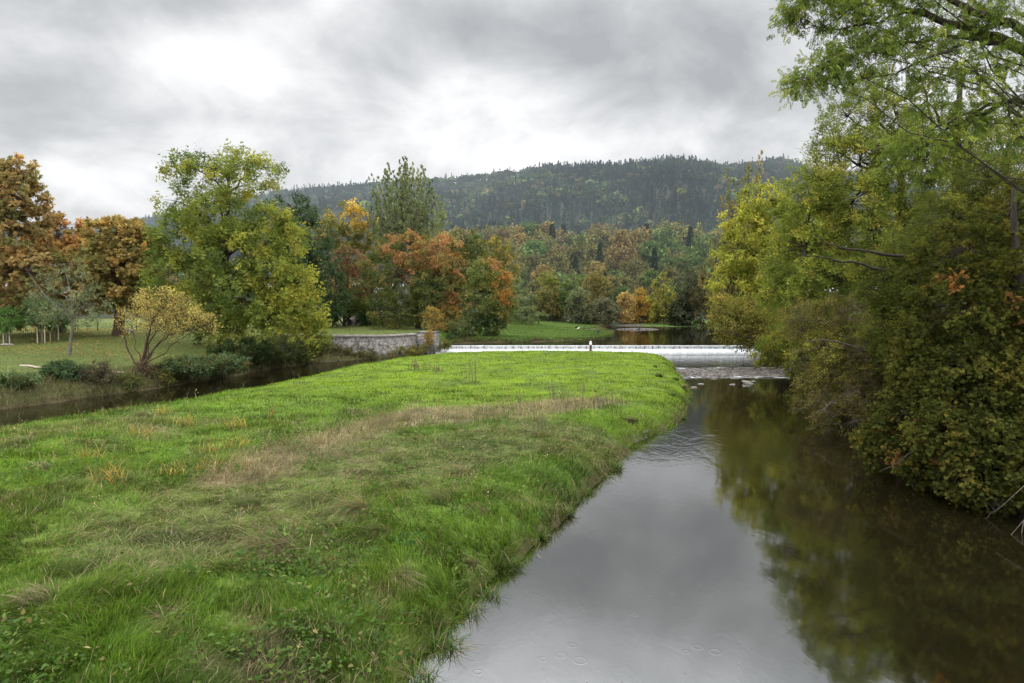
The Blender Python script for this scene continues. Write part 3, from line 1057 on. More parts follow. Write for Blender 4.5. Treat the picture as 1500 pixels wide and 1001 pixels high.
    B = [bl(b, 600, 365, Y, 52, 24, 90), bl(b, 640, 370, Y - 1, 40, 26, 70), bl(b, 665, 395, Y - 1, 22, 24, 40), bl(b, 560, 390, Y, 34, 26, 50), bl(b, 590, 415, Y - 2, 52, 34, 90),
         bl(b, 640, 420, Y - 2, 42, 36, 80), bl(b, 665, 445, Y - 2, 20, 24, 36), bl(b, 580, 455, Y - 2, 44, 22, 60), bl(b, 635, 455, Y - 3, 36, 20, 50)]
    tn = []
    for (px, py, rp) in ((590, 358, 36), (630, 350, 30), (655, 380, 36), (675, 390, 26), (600, 395, 26), (665, 440, 20)):
        q = at(px, py, Y - 2) - b
        R = rp * Y / F
        tn.append((q[0], q[1], q[2], (R, R * 2.2, R * .8), PAL_ORED, .8))
    g = grow(20, [(0, 0, 0, .4), (0, 0, 4, .3), (0, 0, 11, .08)], B, PAL_CHERRYG, T_DIA, .36, rc=.95, twigs=7, per=7, droop=.5, br=.035, tints=tn)
    tree('cherry_tree', 'wide cherry tree with fiery orange-red top over dark green lower boughs', 'tree', b, g)
    # round tree
    b = gb(716, 98)
    Y = 98
    B = [bl(b, 712, 400, Y, 26, 22, 60), bl(b, 728, 425, Y, 22, 30, 60), bl(b, 705, 440, Y - 1, 30, 34, 90), bl(b, 725, 465, Y - 1, 24, 22, 50), bl(b, 740, 450, Y, 14, 22, 30), bl(b, 708, 478, Y - 1, 30, 14, 50)]
    tn = [(*(at(735, 425, Y) - b), (1.3, 4, 3.4), PAL_FRINGE, .85), (*(at(718, 388, Y) - b), (1.4, 3, 1.3), PAL_ORED, .55), (*(at(708, 482, Y - 3) - b), (3.6, 4, 2.0), PAL_DARKG, .8)]
    g = grow(21, [(0, 0, 0, .3), (0, 0, 4, .22), (0, 0, 8, .06)], B, PAL_ROUND, T_DIA, .32, rc=.8, twigs=7, per=7, droop=.3, br=.03, tints=tn)
    tree('round_tree', 'egg-shaped olive tree with orange fringe at the left edge of the upstream meadow', 'tree', b, g)
    # trees behind
    for k, (px, Y, top, wid, p, lab) in enumerate((
            (682, 150, 336, 40, PAL_CHERRYG, 'olive-brown round treetop behind the orange-red cherry'),
            (728, 165, 345, 30, PAL_GOLD, 'narrow olive-gold treetop behind the egg-shaped tree'),
            (640, 155, 372, 34, PAL_DARKG, 'dark green tree half hidden behind the orange-red cherry'),
            (415, 125, 335, 40, PAL_DARKG, 'dark tree showing through the gaps right of the ash'),
            (545, 122, 405, 34, PAL_DARKG, 'dark green tree between the crimson and orange cherries'))):
        b = gb(px, Y)
        h = (HORIZON - top)
        g = grow(30 + k, [(0, 0, 0, .3), (0, 0, 6, .22), (0, 0, max(8, h * Y / F), .06)],
                 [bl(b, px, top + 22, Y, wid * .7, 20, 50), bl(b, px - wid * .3, top + 50, Y, wid * .7, 30, 60), bl(b, px + wid * .35, top + 55, Y, wid * .7, 34, 60), bl(b, px, top + 95, Y, wid, 36, 60)],
                 p, T_DIA, .5, rc=1.2, twigs=6, per=6, br=.04)
        tree('background_tree', lab, 'tree', b, g)
    # shrubs
    shrubs = [
        (566, 112, 448, 20, 22, PAL_GREYG, 'grey-green bushy shrub in front of the orange-red cherry', 14),
        (540, 116, 460, 18, 18, PAL_DARKG, 'dark shrub at the back of the walled lawn near the crimson cherry', 12),
        (598, 112, 462, 22, 14, PAL_DARKG, 'low dark hedge shrub behind the walled lawn', 14),
        (676, 93, 487, 18, 20, PAL_BRAMBLE, 'blue-green shrub spilling down beside the stone pier', 16),
        (690, 96, 476, 14, 16, PAL_CHERRYG, 'dull green shrub under the egg-shaped tree', 12),
        (634, 87.4, 466, 13, 20, PAL_OCHRE, 'wispy ochre shrub growing on top of the stone pier', 10),
        (520, 120, 452, 18, 20, PAL_CHERRYG, 'dark olive shrub behind the pale stone block', 12),
        (655, 100, 466, 20, 18, PAL_OCHRE, 'yellowing shrub between the pier and the egg-shaped tree', 12),
        (470, 110, 468, 22, 12, PAL_DARKG, 'low dark shrub behind the leaning white boards', 12),
        (764, 160, 460, 34, 12, PAL_GREYG, 'low grey-brown thicket at the far edge of the upstream meadow', 14)]
    for k, (px, Y, py, rx, rz, p, lab, n) in enumerate(shrubs):
        b = gb(px, Y)
        B = [bl(b, px, py, Y, rx, rz, n * 3), bl(b, px - rx * .4, py + rz * .4, Y, rx * .7, rz * .7, n), bl(b, px + rx * .4, py + rz * .4, Y - .5, rx * .7, rz * .7, n)]
        g = grow(50 + k, [(0, 0, 0, .08), (0, 0, .8, .06), (0, 0, 1.6, .03)], B, p, T_DIA, .26 * (Y / 100), rc=.6 * (Y / 100), twigs=6, per=7, br=.018, limb_r=.05, updir=.3 if 'wispy' in lab else 0)
        tree('shrub', lab, 'shrub', b, g, wood='stems', leafn='foliage')


def build_bank_plants():
    # small willow leaning over the stream
    b = gb(205, 51.5)
    b[2] = .1
    Y = 51.5
    B = [bl(b, 240, 445, Y, 34, 18, 60), bl(b, 222, 462, Y, 40, 20, 60), bl(b, 275, 470, Y - .5, 32, 16, 46), bl(b, 252, 475, Y - 1, 44, 16, 50), bl(b, 192, 480, Y, 20, 20, 10), bl(b, 300, 476, Y, 14, 10, 12)]

    def L(*pts):
        return [(*(at(px, py, Y + dy) - b), r) for (px, py, dy, r) in pts]
    g = grow(71, [(0, 0, -.4, .22), (0, 0, .6, .16), (.1, 0, 1.1, .09)], B, PAL_WILLOW, T_DIA, .13, rc=.85, twigs=9, per=7, droop=0, limb_r=.05, br=.014, twig_r=.008, bare=.35, updir=.75,
             limbs=[L((206, 545, 0, .11), (212, 510, 0, .08), (222, 475, 0, .06), (235, 450, 0, .03)), L((206, 545, 0, .085), (226, 510, -.4, .06), (245, 492, -.8, .045), (275, 485, -1, .03)),
                    L((204, 540, 0, .09), (190, 520, .3, .06), (180, 490, .5, .05), (170, 460, .6, .02)), L((207, 540, 0, .1), (216, 505, .8, .06), (240, 470, 1.2, .03))])
    tree('willow_tree', 'small yellow-tinged willow with splayed bare stems leaning over the left stream', 'tree', b, g, M_BARK_BROWN)
    # pale sapling birch-like tree
    b = gb(102, 60)
    Y = 60
    B = [bl(b, 100, 418, Y, 32, 28, 36), bl(b, 75, 445, Y, 30, 24, 34), bl(b, 125, 450, Y, 28, 22, 34), bl(b, 100, 462, Y - .5, 46, 18, 34), bl(b, 62, 420, Y, 16, 20, 8), bl(b, 105, 388, Y, 12, 14, 8)]

    def L2(*pts):
        return [(*(at(px, py, Y + dy) - b), r) for (px, py, dy, r) in pts]
    g = grow(72, [(*(at(102, 527, Y) - b)[:2], 0, .15), (*(at(105, 490, Y) - b), .12), (*(at(107, 460, Y) - b), .09), (*(at(104, 430, Y) - b), .05), (*(at(95, 395, Y) - b), .02)], B,
             PAL_GREYG, T_DIA, .17, rc=.75, twigs=6, per=6, droop=.3, limb_r=.05, br=.014, twig_r=.006, bare=.35,
             limbs=[L2((103, 470, 0, .08), (92, 455, 0, .06), (70, 438, 0, .05), (55, 418, 0, .035), (42, 400, 0, .015)), L2((106, 450, 0, .05), (118, 420, 0, .03), (124, 400, 0, .01))])
    tree('sapling_tree', 'thin pale-stemmed tree with sparse grey-green leaves at the top of the left bank', 'tree', b, g, M_BARK_GREY)
    # staked young trees
    stake = MB().tube([(0, 0, -.2), (0, 0, 1.75)], [.055, .05], 6).mesh('stake_post', M_STAKE)
    trees = [(8, 71, 466, 22, 15, 'bushy green young tree in a cage of stakes cut by the left edge', (3, 8, 12)),
             (59, 72, 455, 22, 24, 'grey-green young tree in the middle cage of stakes', (53, 60, 64)),
             (79, 74, 462, 20, 20, 'young tree with blue-green leaves in the right-hand cage of stakes', (72, 79, 84))]
    for k, (px, Y, py, rx, rz, lab, st) in enumerate(trees):
        b = gb(px, Y)
        B = [bl(b, px, py, Y, rx, rz, 40), bl(b, px + 3, py + 8, Y - .4, rx * .9, rz * .7, 26)]
        g = grow(75 + k, [(0, 0, 0, .05), (0, 0, 1.4, .045), (0, 0, 3.2, .02)], B, P_((84, 104, 62, .9, 3), (100, 118, 76, .9, 2), (64, 84, 50, .85, 2)) if k else P_((84, 116, 54, .9, 3), (66, 92, 46, .9, 2)),
                 T_DIA, .2, rc=.55, twigs=7, per=8, br=.012, limb_r=.03)
        tree('young_tree', lab, 'tree', b, g, M_BARK_GREY, group='young staked trees on the left lawn')
        for i, sx in enumerate(st):
            sy = Y + (-.5, .6, -.3)[i]
            p = gb(sx, sy)
            link('stake_post', stake, None, p, 'pale timber stake of the ' + ('left-edge', 'middle', 'right-hand')[k] + ' young tree, ' + ('left one', 'middle one', 'right one')[i] + ' of its three', 'stake', 'timber stakes round young trees')
    # bank shrubs
    for k, (px, py, Y, rx, rz, n, p, lab, wr) in enumerate((
            (92, 543, 46, 24, 12, 80, PAL_DARKG, 'dark green shrub below the pale sapling on the left bank', 0),
            (142, 545, 46.5, 22, 12, 60, P_((92, 84, 66, .8, 3), (70, 66, 48, .8, 2), (84, 92, 54, .8, 1)), 'brown twiggy brush heap on the left bank beside the willow', .5),
            (272, 536, 52.6, 38, 12, 150, PAL_BRAMBLE, 'bluish bramble thicket on the bank right of the willow', 0),
            (325, 532, 56, 36, 12, 120, PAL_BRAMBLE, 'bramble thicket under the ash tree crown', 0),
            (352, 514, 62, 46, 18, 150, P_((48, 62, 34, .75, 3), (62, 74, 40, .75, 2), (38, 48, 26, .7, 2)), 'dark undergrowth shrub around the foot of the ash tree', 0),
            (412, 514, 65, 40, 18, 130, P_((52, 62, 34, .75, 3), (70, 76, 40, .75, 2)), 'dark shrub at the waterline under the ash', 0),
            (458, 507, 71, 22, 16, 60, P_((80, 76, 46, .8, 3), (64, 62, 38, .8, 2)), 'brownish shrub at the left end of the stone wall', .3),
            (25, 555, 42.5, 30, 6, 40, PAL_BRAMBLE, 'low leafy bramble on the left bank at the left edge', 0),
            (212, 548, 50.5, 20, 16, 50, P_((96, 82, 60, .8, 3), (76, 66, 44, .8, 2)), 'tangle of brown twigs round the willow foot', .6),
            (185, 560, 48, 16, 10, 40, P_((84, 92, 46, .8, 3), (100, 100, 56, .8, 2)), 'straggly green plant at the water left of the willow', .2),
            (585, 516, 80.8, 24, 5, 40, P_((112, 110, 46, .9, 3), (92, 98, 44, .85, 2), (130, 118, 56, .9, 1)), 'yellow-green weeds along the foot of the stone wall below the curve', .1),
            (612, 511, 83.2, 12, 6, 26, P_((104, 104, 46, .9, 3), (126, 116, 60, .9, 2)), 'yellowish weeds at the foot of the wall beside the pier', .1),
            (528, 517, 78.0, 22, 4, 30, P_((84, 84, 44, .85, 3), (66, 70, 38, .8, 2)), 'dark mossy weeds at the foot of the long wall face', .1),
            (490, 512, 77.6, 20, 6, 40, P_((92, 88, 50, .85, 3), (72, 74, 40, .8, 2)), 'brownish weeds at the foot of the wall near the ash', .2),
            (629, 493, 83.6, 4.5, 11, 22, PAL_OCHRE, 'ochre creeper hanging down in front of the stone pier', .2),
            (652, 504, 84.4, 6, 6, 22, P_((96, 100, 50, .85, 3), (120, 112, 58, .85, 2)), 'olive scrub growing up the river side of the stone pier', .1),
            (240, 553, 51, 12, 12, 36, P_((110, 104, 52, .8, 3), (96, 100, 48, .8, 2)), 'yellowish plant at the water right of the willow', .1))):
        p0 = at(px, py + rz * .8, Y)
        b = np.array([p0[0], Y, max(H1(p0[0], Y), 0) - .05])
        B = [bl(b, px, py, Y, rx, rz, n), bl(b, px - rx * .5, py + rz * .3, Y - .4, rx * .5, rz * .7, n // 3), bl(b, px + rx * .5, py + rz * .3, Y - .4, rx * .5, rz * .7, n // 3)]
        g = grow(90 + k, [(0, 0, 0, .05), (0, 0, .4, .04), (0, 0, .8, .02)], B, p, T_DIA, .15, rc=.4, twigs=7, per=8, br=.012, limb_r=.03, twig_r=.005 if wr else 0, bare=wr, droop=.2)
        tree('bank_shrub', lab, 'shrub', b, g, M_TWIG if wr else M_BARK, wood='stems', leafn='foliage')


def make_rock(seed, s, mat):
    rng = np.random.default_rng(seed)
    import bmesh
    bm = bmesh.new()
    bmesh.ops.create_icosphere(bm, subdivisions=2, radius=1)
    me = bpy.data.meshes.new('rock')
    dirs = unit(rng.normal(0, 1, (7, 3)))
    for v in bm.verts:
        c = np.array(v.co)
        k = 1.0
        for d in dirs:
            q = float(c @ d)
            if q > .55:
                c = c - d * (q - .55) * .8
        c = c * (1 + .08 * rng.normal())
        v.co = c * np.array(s)
    bm.to_mesh(me)
    bm.free()
    me.materials.append(mat)
    return me


def build_rocks():
    rr = [make_rock(i, (1, .75, .55), M_ROCK) for i in range(3)]
    rp = [make_rock(10 + i, (1, .75, .5), M_ROCK_PALE) for i in range(3)]
    rng = np.random.default_rng(8)

    def place(nm, me, px, py, size, lab, group, z=0.0):
        p = on(px, py, z)
        o = link(nm, me, None, (p[0], p[1], z + size * .02), lab, 'rock', group)
        o.scale = (size * rng.uniform(.8, 1.3), size * rng.uniform(.8, 1.1), size * rng.uniform(.5, .95))
        o.rotation_euler = (0, 0, rng.random() * 6)
    G = 'boulders in the riffle below the weir'
    for px, py, s, lab in ((1096, 562, .55, 'largest pale boulder standing in the water below the riffle'), (1104, 560, .34, 'boulder touching the largest pale boulder below the riffle'),
                           (1090, 566, .26, 'small boulder in front of the largest pale boulder'), (1073, 564, .3, 'lone pale boulder left of the largest one below the riffle'),
                           (1026, 563, .3, 'flat pale stone left below the riffle near the island'), (1016, 568, .34, 'pale stone nearest the island tip below the riffle'),
                           (1009, 553, .24, 'dark stone in the white riffle water near the island'), (1019, 552, .2, 'small dark stone in the middle of the white riffle water'),
                           (1118, 545, .36, 'grey boulder at the right end of the gravel bar'), (1125, 547, .3, 'grey stone right of the gravel bar under the branches'),
                           (1135, 550, .34, 'stone half hidden under overhanging branches at the riffle')):
        place('boulder', (rp if 'pale' in lab or px < 1110 else rr)[int(rng.integers(3))], px, py, s, lab, G)
    G = 'stones along the left stream bank'
    lst = [(240, 562, .25), (252, 560, .34), (262, 562, .22), (272, 559, .26), (288, 556, .2), (298, 553, .3), (310, 552, .36), (318, 549, .3), (326, 550, .28), (333, 547, .3), (340, 548, .26), (306, 547, .3)]
    for i, (px, py, s) in enumerate(lst):
        place('bank_stone', rp[i % 3] if i % 3 else rr[i % 3], px, py - 1, s, 'pale rounded stone lying at the waterline between willow and ash', G, .1)
    for i, (px, s) in enumerate(((3, .35), (9, .45), (14, .35))):
        p = gb(px, 69)
        o = link('lawn_stone', rp[i], None, p + np.array([0, 0, .15]), ('pale stone by the left-edge cage of stakes, left one of three', 'middle pale stone by the left-edge cage of stakes', 'pale stone by the left-edge cage of stakes, right one of three')[i], 'rock', 'pale stones on the left lawn')
        o.scale = (s, s, s * .8)
    p = gb(187, 83)
    o = link('boulder', rr[0], None, p + np.array([0, 0, .3]), 'grey boulder on the lawn just right of the bare brown chestnut trunk', 'rock')
    o.scale = (.8, .7, .9)
    # stone blocks below the wall
    for i, (px, py, s) in enumerate(((548, 521, .4), (556, 521, .55), (535, 523, .3))):
        place('rubble_block', rp[i], px, py, s, ('squarish pale block below the wall corner, middle of three', 'largest pale block fallen below the wall corner', 'small pale block below the wall, leftmost of three')[i], 'fallen blocks below the stone wall', .15)
    # pebbles : gravel stuff
    mb = MB()
    T = np.array(make_rock(3, (1, .8, .5), M_ROCK).vertices.foreach_get) if False else None
    n = 2600
    rng = np.random.default_rng(3)
    x = np.concatenate([rng.normal(21.5, 3.6, n), rng.normal(6.0, .30, 260), rng.normal(27, 5, 500)])
    y = np.concatenate([rng.normal(60.5, 2.6, n), rng.normal(29.3, 1.2, 260), rng.normal(143.5, 1.5, 500)])
    z = height(x, y)
    k = np.where(y > 100, (z > .96), (z > -.10) & (z < .22))
    x, y, z = x[k], y[k], z[k]
    s = np.where(y < 40, .05, .19) * (.5 + rng.random(len(x)))
    s = np.where(y > 100, .2, s)
    box = np.array([[-1, -1, -.5], [1, -1, -.5], [1, 1, -.5], [-1, 1, -.5], [-.6, -.7, .5], [.7, -.6, .5], [.6, .7, .5], [-.7, .6, .5]]) * .8
    bq = np.array([[4, 5, 6, 7], [0, 1, 5, 4], [1, 2, 6, 5], [2, 3, 7, 6], [3, 0, 4, 7]])
    a = rng.random(len(x)) * 6.28
    D = np.stack([np.cos(a), np.sin(a), 0 * a], 1)
    C = np.array([.15, .13, .11]) * (.3 + .9 * rng.random(len(x)))[:, None]
    V, Q, C = scatter(box, bq, np.stack([x, y, z + s * .2], 1), D, np.tile([0, 0, 1.0], (len(x), 1)) + rng.normal(0, .15, (len(x), 3)), s, C)
    m, nt = new_mat('pebble')
    at_ = N(nt, 'ShaderNodeAttribute', attribute_name='Col')
    g = N(nt, 'ShaderNodeNewGeometry')
    c = mixcol(nt, 1.0, at_.outputs['Color'], ramp(nt, noise(nt, g.outputs['Position'], 8, 4), [(.3, .6), (.7, 1.1)]), 'MULTIPLY')
    b = N(nt, 'ShaderNodeBsdfPrincipled')
    nt.links.new(c, b.inputs['Base Color'])
    b.inputs['Roughness'].default_value = .7
    o = N(nt, 'ShaderNodeOutputMaterial')
    nt.links.new(b.outputs[0], o.inputs[0])
    link('gravel', mesh_quads('gravel', V, Q, m, C), label='pale gravel bar and pebbles at the water edge', cat='gravel', kind='stuff')
    # logs
    for (px0, py0, px1, py1, z, r, lab) in ((30, 545, 66, 548, 1.0, .09, 'pale driftwood log on the left bank below the lawn'), (152, 557, 188, 557, .55, .08, 'bleached log lying on the bank left of the willow')):
        a, b2 = on(px0, py0, z), on(px1, py1, z)
        c0 = (a + b2) / 2
        c0[2] = H1(c0[0], c0[1]) + r * .8
        d = (b2 - a) / 2
        lg = MB().tube([c0 - d - c0, c0 - d * .3 - c0 + [0, .1, .04], d * .4 + [0, -.06, 0], d], [r, r * .9, r * .8, r * .55], 8)
        link('driftwood_log', lg.mesh('driftwood_log', M_STAKE, True), None, c0, lab, 'log')


# ------------------------------------------------------------------ walls, people and small things
def stone_material():
    m, nt = new_mat('old_stone')
    g = N(nt, 'ShaderNodeNewGeometry')
    tc = N(nt, 'ShaderNodeTexCoord')
    s = N(nt, 'ShaderNodeSeparateXYZ')
    nt.links.new(g.outputs['Position'], s.inputs[0])
    cmb = N(nt, 'ShaderNodeCombineXYZ')
    wob = math_node(nt, 'MULTIPLY_ADD', noise(nt, g.outputs['Position'], .9, 3, .6), .5, -.25)
    nt.links.new(math_node(nt, 'ADD', math_node(nt, 'ADD', s.outputs[0], math_node(nt, 'MULTIPLY', s.outputs[1], .8)), wob), cmb.inputs[0])
    nt.links.new(math_node(nt, 'ADD', s.outputs[2], math_node(nt, 'MULTIPLY', wob, .6)), cmb.inputs[1])
    br = N(nt, 'ShaderNodeTexBrick')
    br.inputs['Scale'].default_value = 1.0
    br.inputs['Brick Width'].default_value = .95
    br.inputs['Row Height'].default_value = .36
    br.inputs['Mortar Size'].default_value = .018
    br.inputs['Color1'].default_value = (.30, .27, .25, 1)
    br.inputs['Color2'].default_value = (.20, .18, .165, 1)
    br.inputs['Mortar'].default_value = (.09, .08, .07, 1)
    nt.links.new(cmb.outputs[0], br.inputs['Vector'])
    n1 = noise(nt, g.outputs['Position'], 1.1, 6, .7)
    n2 = noise(nt, g.outputs['Position'], 4, 5, .7)
    # dark streaks low, pale lime above, moss patches
    low = math_node(nt, 'MULTIPLY_ADD', s.outputs[2], -.60, 1.6, clamp=True)
    c = mixcol(nt, math_node(nt, 'MULTIPLY', ramp(nt, n1, [(.40, 0.), (.58, 1.)]), math_node(nt, 'MULTIPLY_ADD', low, .75, .32)), br.outputs[0], (.050, .046, .040))
    c = mixcol(nt, math_node(nt, 'MULTIPLY', ramp(nt, n2, [(.5, 0.), (.62, 1.)]), .75), c, (.42, .39, .37))
    c = mixcol(nt, math_node(nt, 'MULTIPLY', ramp(nt, noise(nt, g.outputs['Position'], 1.7, 5, .7), [(.5, 0.), (.66, 1.)]), math_node(nt, 'MULTIPLY', low, .9)), c, (.10, .11, .03))
    b = N(nt, 'ShaderNodeBsdfPrincipled')
    nt.links.new(c, b.inputs['Base Color'])
    b.inputs['Roughness'].default_value = .95
    bp = N(nt, 'ShaderNodeBump')
    bp.inputs['Strength'].default_value = .7
    bp.inputs['Distance'].default_value = .06
    nt.links.new(math_node(nt, 'ADD', br.outputs['Fac'], math_node(nt, 'MULTIPLY', n2, -1.0)), bp.inputs['Height'])
    bp.invert = True
    nt.links.new(bp.outputs[0], b.inputs['Normal'])
    o = N(nt, 'ShaderNodeOutputMaterial')
    nt.links.new(b.outputs[0], o.inputs[0])
    return m


def extrude_path(path, z0, z1, th, batter=0.0):
    """wall along a path of (x,y); thickness goes to the left of the direction of travel"""
    P = np.array(path, float)
    T = np.gradient(P, axis=0)
    T /= np.linalg.norm(T, axis=1)[:, None]
    Nn = np.stack([-T[:, 1], T[:, 0]], 1)
    n = len(P)
    V = []
    for i in range(n):
        f = P[i]
        bk = P[i] + Nn[i] * th
        ft = P[i] + Nn[i] * batter
        V += [(*f, z0), (*bk, z0), (*bk, z1), (*ft, z1)]
    Q = []
    for i in range(n - 1):
        a, b = i * 4, (i + 1) * 4
        Q += [[a, b, b + 3, a + 3], [a + 3, b + 3, b + 2, a + 2], [a + 2, b + 2, b + 1, a + 1]]
    Q += [[0, 3, 2, 1], [(n - 1) * 4, (n - 1) * 4 + 1, (n - 1) * 4 + 2, (n - 1) * 4 + 3]]
    return np.array(V), np.array(Q)


def build_wall():
    st = stone_material()
    path = [(-27, 79.2), (-24, 79.1), (-21, 79.0), (-18, 79.0), (-15.2, 79.1), (-14.2, 79.4), (-13.4, 80.8), (-12.6, 82.4), (-12.0, 83.9), (-11.75, 84.6)]
    t = thing('stone_wall', 'weathered grey stone retaining wall holding up the lawn left of the weir', 'wall', (-18, 79, 0))
    V, Q = extrude_path(path, -.3, 2.42, .9, .12)
    link('wall_face', mesh_quads('wall_face', V - np.array([18 * -1, 79, 0]), Q, st), t)
    cp = [(x, y - .06) for x, y in path]
    V, Q = extrude_path(cp, 2.425, 2.62, .75)
    cop = simple_mat('coping_stone', (.14, .125, .10), (.33, .31, .28), 1.6, .95, .5)
    link('coping', mesh_quads('coping', V - np.array([-18, 79, 0]), Q, cop), t)
    # pier
    t = thing('stone_pier', 'square stone pier at the left end of the weir', 'pier', (-10.4, 86, 0))
    mb = MB()
    mb.box((-.2, .3, 1.0), (2.2, 3.4, 3.3), rz=-.12, taper=.92)
    mb.box((1.0, -.1, .5), (1.5, 3.2, 1.9), rz=-.12, taper=.55)
    link('pier_body', mb.mesh('pier_body', st), t)
    link('pier_cap', MB().box((-.2, .3, 2.70), (2.15, 3.25, .14), rz=-.12).mesh('pier_cap', cop), t)
    # stone block on the lawn, with two seated people, leaning boards
    p = gb(517, 117)
    t = thing('stone_block', 'pale upright carved stone block with a notched top on the walled lawn', 'monument', p)
    mb = MB()
    mb.box((0, 0, .15), (1.15, .8, .3))
    mb.box((0, 0, .9), (.8, .55, 1.2), taper=.95)
    link('block', mb.mesh('block', simple_mat('pale_stone', (.28, .26, .21), (.42, .40, .34), 3, .9, .4)), t)
    mb = MB()
    for x in (-.26, .02, .27):
        mb.box((x, 0, 1.60), (.2, .5, .2))
    link('notched_top', mb.mesh('notched_top', simple_mat('pale_stone_top', (.3, .28, .22), (.45, .42, .36), 3, .9, .4)), t)
    for k, (px, py, lab) in enumerate(((483, 470, 'left one of two white boards leaning at the lawn edge'), (484.6, 470, 'right one of two white boards leaning at the lawn edge'))):
        q = gb(px, 108)
        o = link('white_board', MB().box((0, 0, .7), (.13, .05, 1.5)).mesh('white_board', M_WHITE), None, q, lab, 'board', 'white boards on the lawn')
        o.rotation_euler = (0, (-.12, .1)[k], 0)
    person((511.8, 116.6), 'dark-clothed person sitting on the left of the pale stone block', 0.5, M_DARK, 1)
    person((524.2, 116.4), 'dark-clothed person with pale head sitting on the right of the stone block', -.6, M_DARK, 2)


def person(pos, label, rz, cloth, seed):
    px, Y = pos
    base = gb(px, Y)
    t = thing('person', label, 'person', base, 'people sitting by the stone block', rz)

    def skin(name, verts, edges, radii, mat, root=0):
        me = bpy.data.meshes.new(name)
        me.from_pydata(verts, edges, [])
        o = link(name, me, t)
        md = o.modifiers.new('skin', 'SKIN')
        for i, r in enumerate(radii):
            me.skin_vertices[0].data[i].radius = (r, r)
        me.skin_vertices[0].data[root].use_root = True
        sm = o.modifiers.new('sub', 'SUBSURF')
        sm.levels = sm.render_levels = 2
        me.materials.append(mat)
        return o
    # seated on a low stool-height stone: pelvis at .45
    v = [(0, 0, .5), (0, .02, .75), (0, 0, .98), (0, -.02, 1.08), (0, -.05, 1.2), (0, -.06, 1.3),
         (.19, 0, .98), (.24, -.08, .72), (.14, -.28, .62), (-.19, 0, .98), (-.24, -.08, .72), (-.14, -.28, .62),
         (.1, -.05, .48), (.13, -.45, .5), (.14, -.48, .1), (.14, -.62, .05), (-.1, -.05, .48), (-.13, -.45, .5), (-.14, -.48, .1), (-.14, -.62, .05)]
    e = [(0, 1), (1, 2), (2, 3), (3, 4), (4, 5), (2, 6), (6, 7), (7, 8), (2, 9), (9, 10), (10, 11), (0, 12), (12, 13), (13, 14), (14, 15), (0, 16), (16, 17), (17, 18), (18, 19)]
    r = [.17, .16, .15, .06, .1, .085, .075, .06, .045, .075, .06, .045, .1, .075, .055, .045, .1, .075, .055, .045]
    skin('body', v, e, r, cloth)
    skin('head', [(0, -.06, 1.12), (0, -.075, 1.22), (0, -.07, 1.32)], [(0, 1), (1, 2)], [.06, .11, .10], M_SKIN if seed == 1 else M_WHITE)
    # seat stone under the person
    o = link('seat_stone', MB().box((0, 0, 0), (.5, .45, .42), taper=.92).mesh('seat_stone', M_ROCK), None, base + np.array([0, 0.02, .2]),
             ('low grey seat stone under the left sitting person', 'low grey seat stone under the right sitting person')[seed - 1], 'rock', 'seat stones by the stone block')
    o.rotation_euler = (0, 0, rz)


def build_fence():
    px = [-20, 36, 73, 109, 142, 199, 240]
    pts = [gb(p, 92) for p in px]
    t = thing('wire_fence', 'thin wire fence on dark posts along the back of the left lawn', 'fence', pts[2])
    pm = MB().tube([(0, 0, -.2), (0, 0, 1.5)], [.07, .06], 6).mesh('post', M_BARK)
    for p in pts:
        link('post', pm, t, p - pts[2])
    mb = MB()
    for h in (.5, .95, 1.35):
        mb.tube([p - pts[2] + [0, -.07, h] for p in pts], .012, 4)
    link('wire', mb.mesh('wire', M_WIRE), t)
    # power lines
    for i, (dy, z) in enumerate(((0, 9.4), (.5, 9.9), (0, 10.4))):
        a, b = np.array([-75, 76 + dy, z + .2]), np.array([-30, 90 + dy, z - .4])
        mid = (a + b) / 2 - np.array([0, 0, .6])
        link('overhead_wire', MB().tube(bez(a, mid, b, 16) - a, .012, 4).mesh('overhead_wire', M_WIRE), None, a,
             'thin overhead cable crossing in front of the chestnut trees, ' + ('lowest of three', 'middle of three', 'topmost of three')[i], 'cable', 'overhead cables')


def bird_mesh(body):
    t = MB()
    # body profile along y, beak to tail
    prof = [(-.50, .10, .004), (-.40, .11, .02), (-.37, .12, .055), (-.30, .13, .085), (-.22, .10, .075), (-.12, .05, .11), (.05, 0, .145), (.2, -.03, .12), (.34, -.04, .06), (.6, -.05, .05), (.66, -.05, .02)]
    t.tube([(0, y, z) for y, z, r in prof], [r for y, z, r in prof], 8)
    return t.mesh('bird_body', body, True)


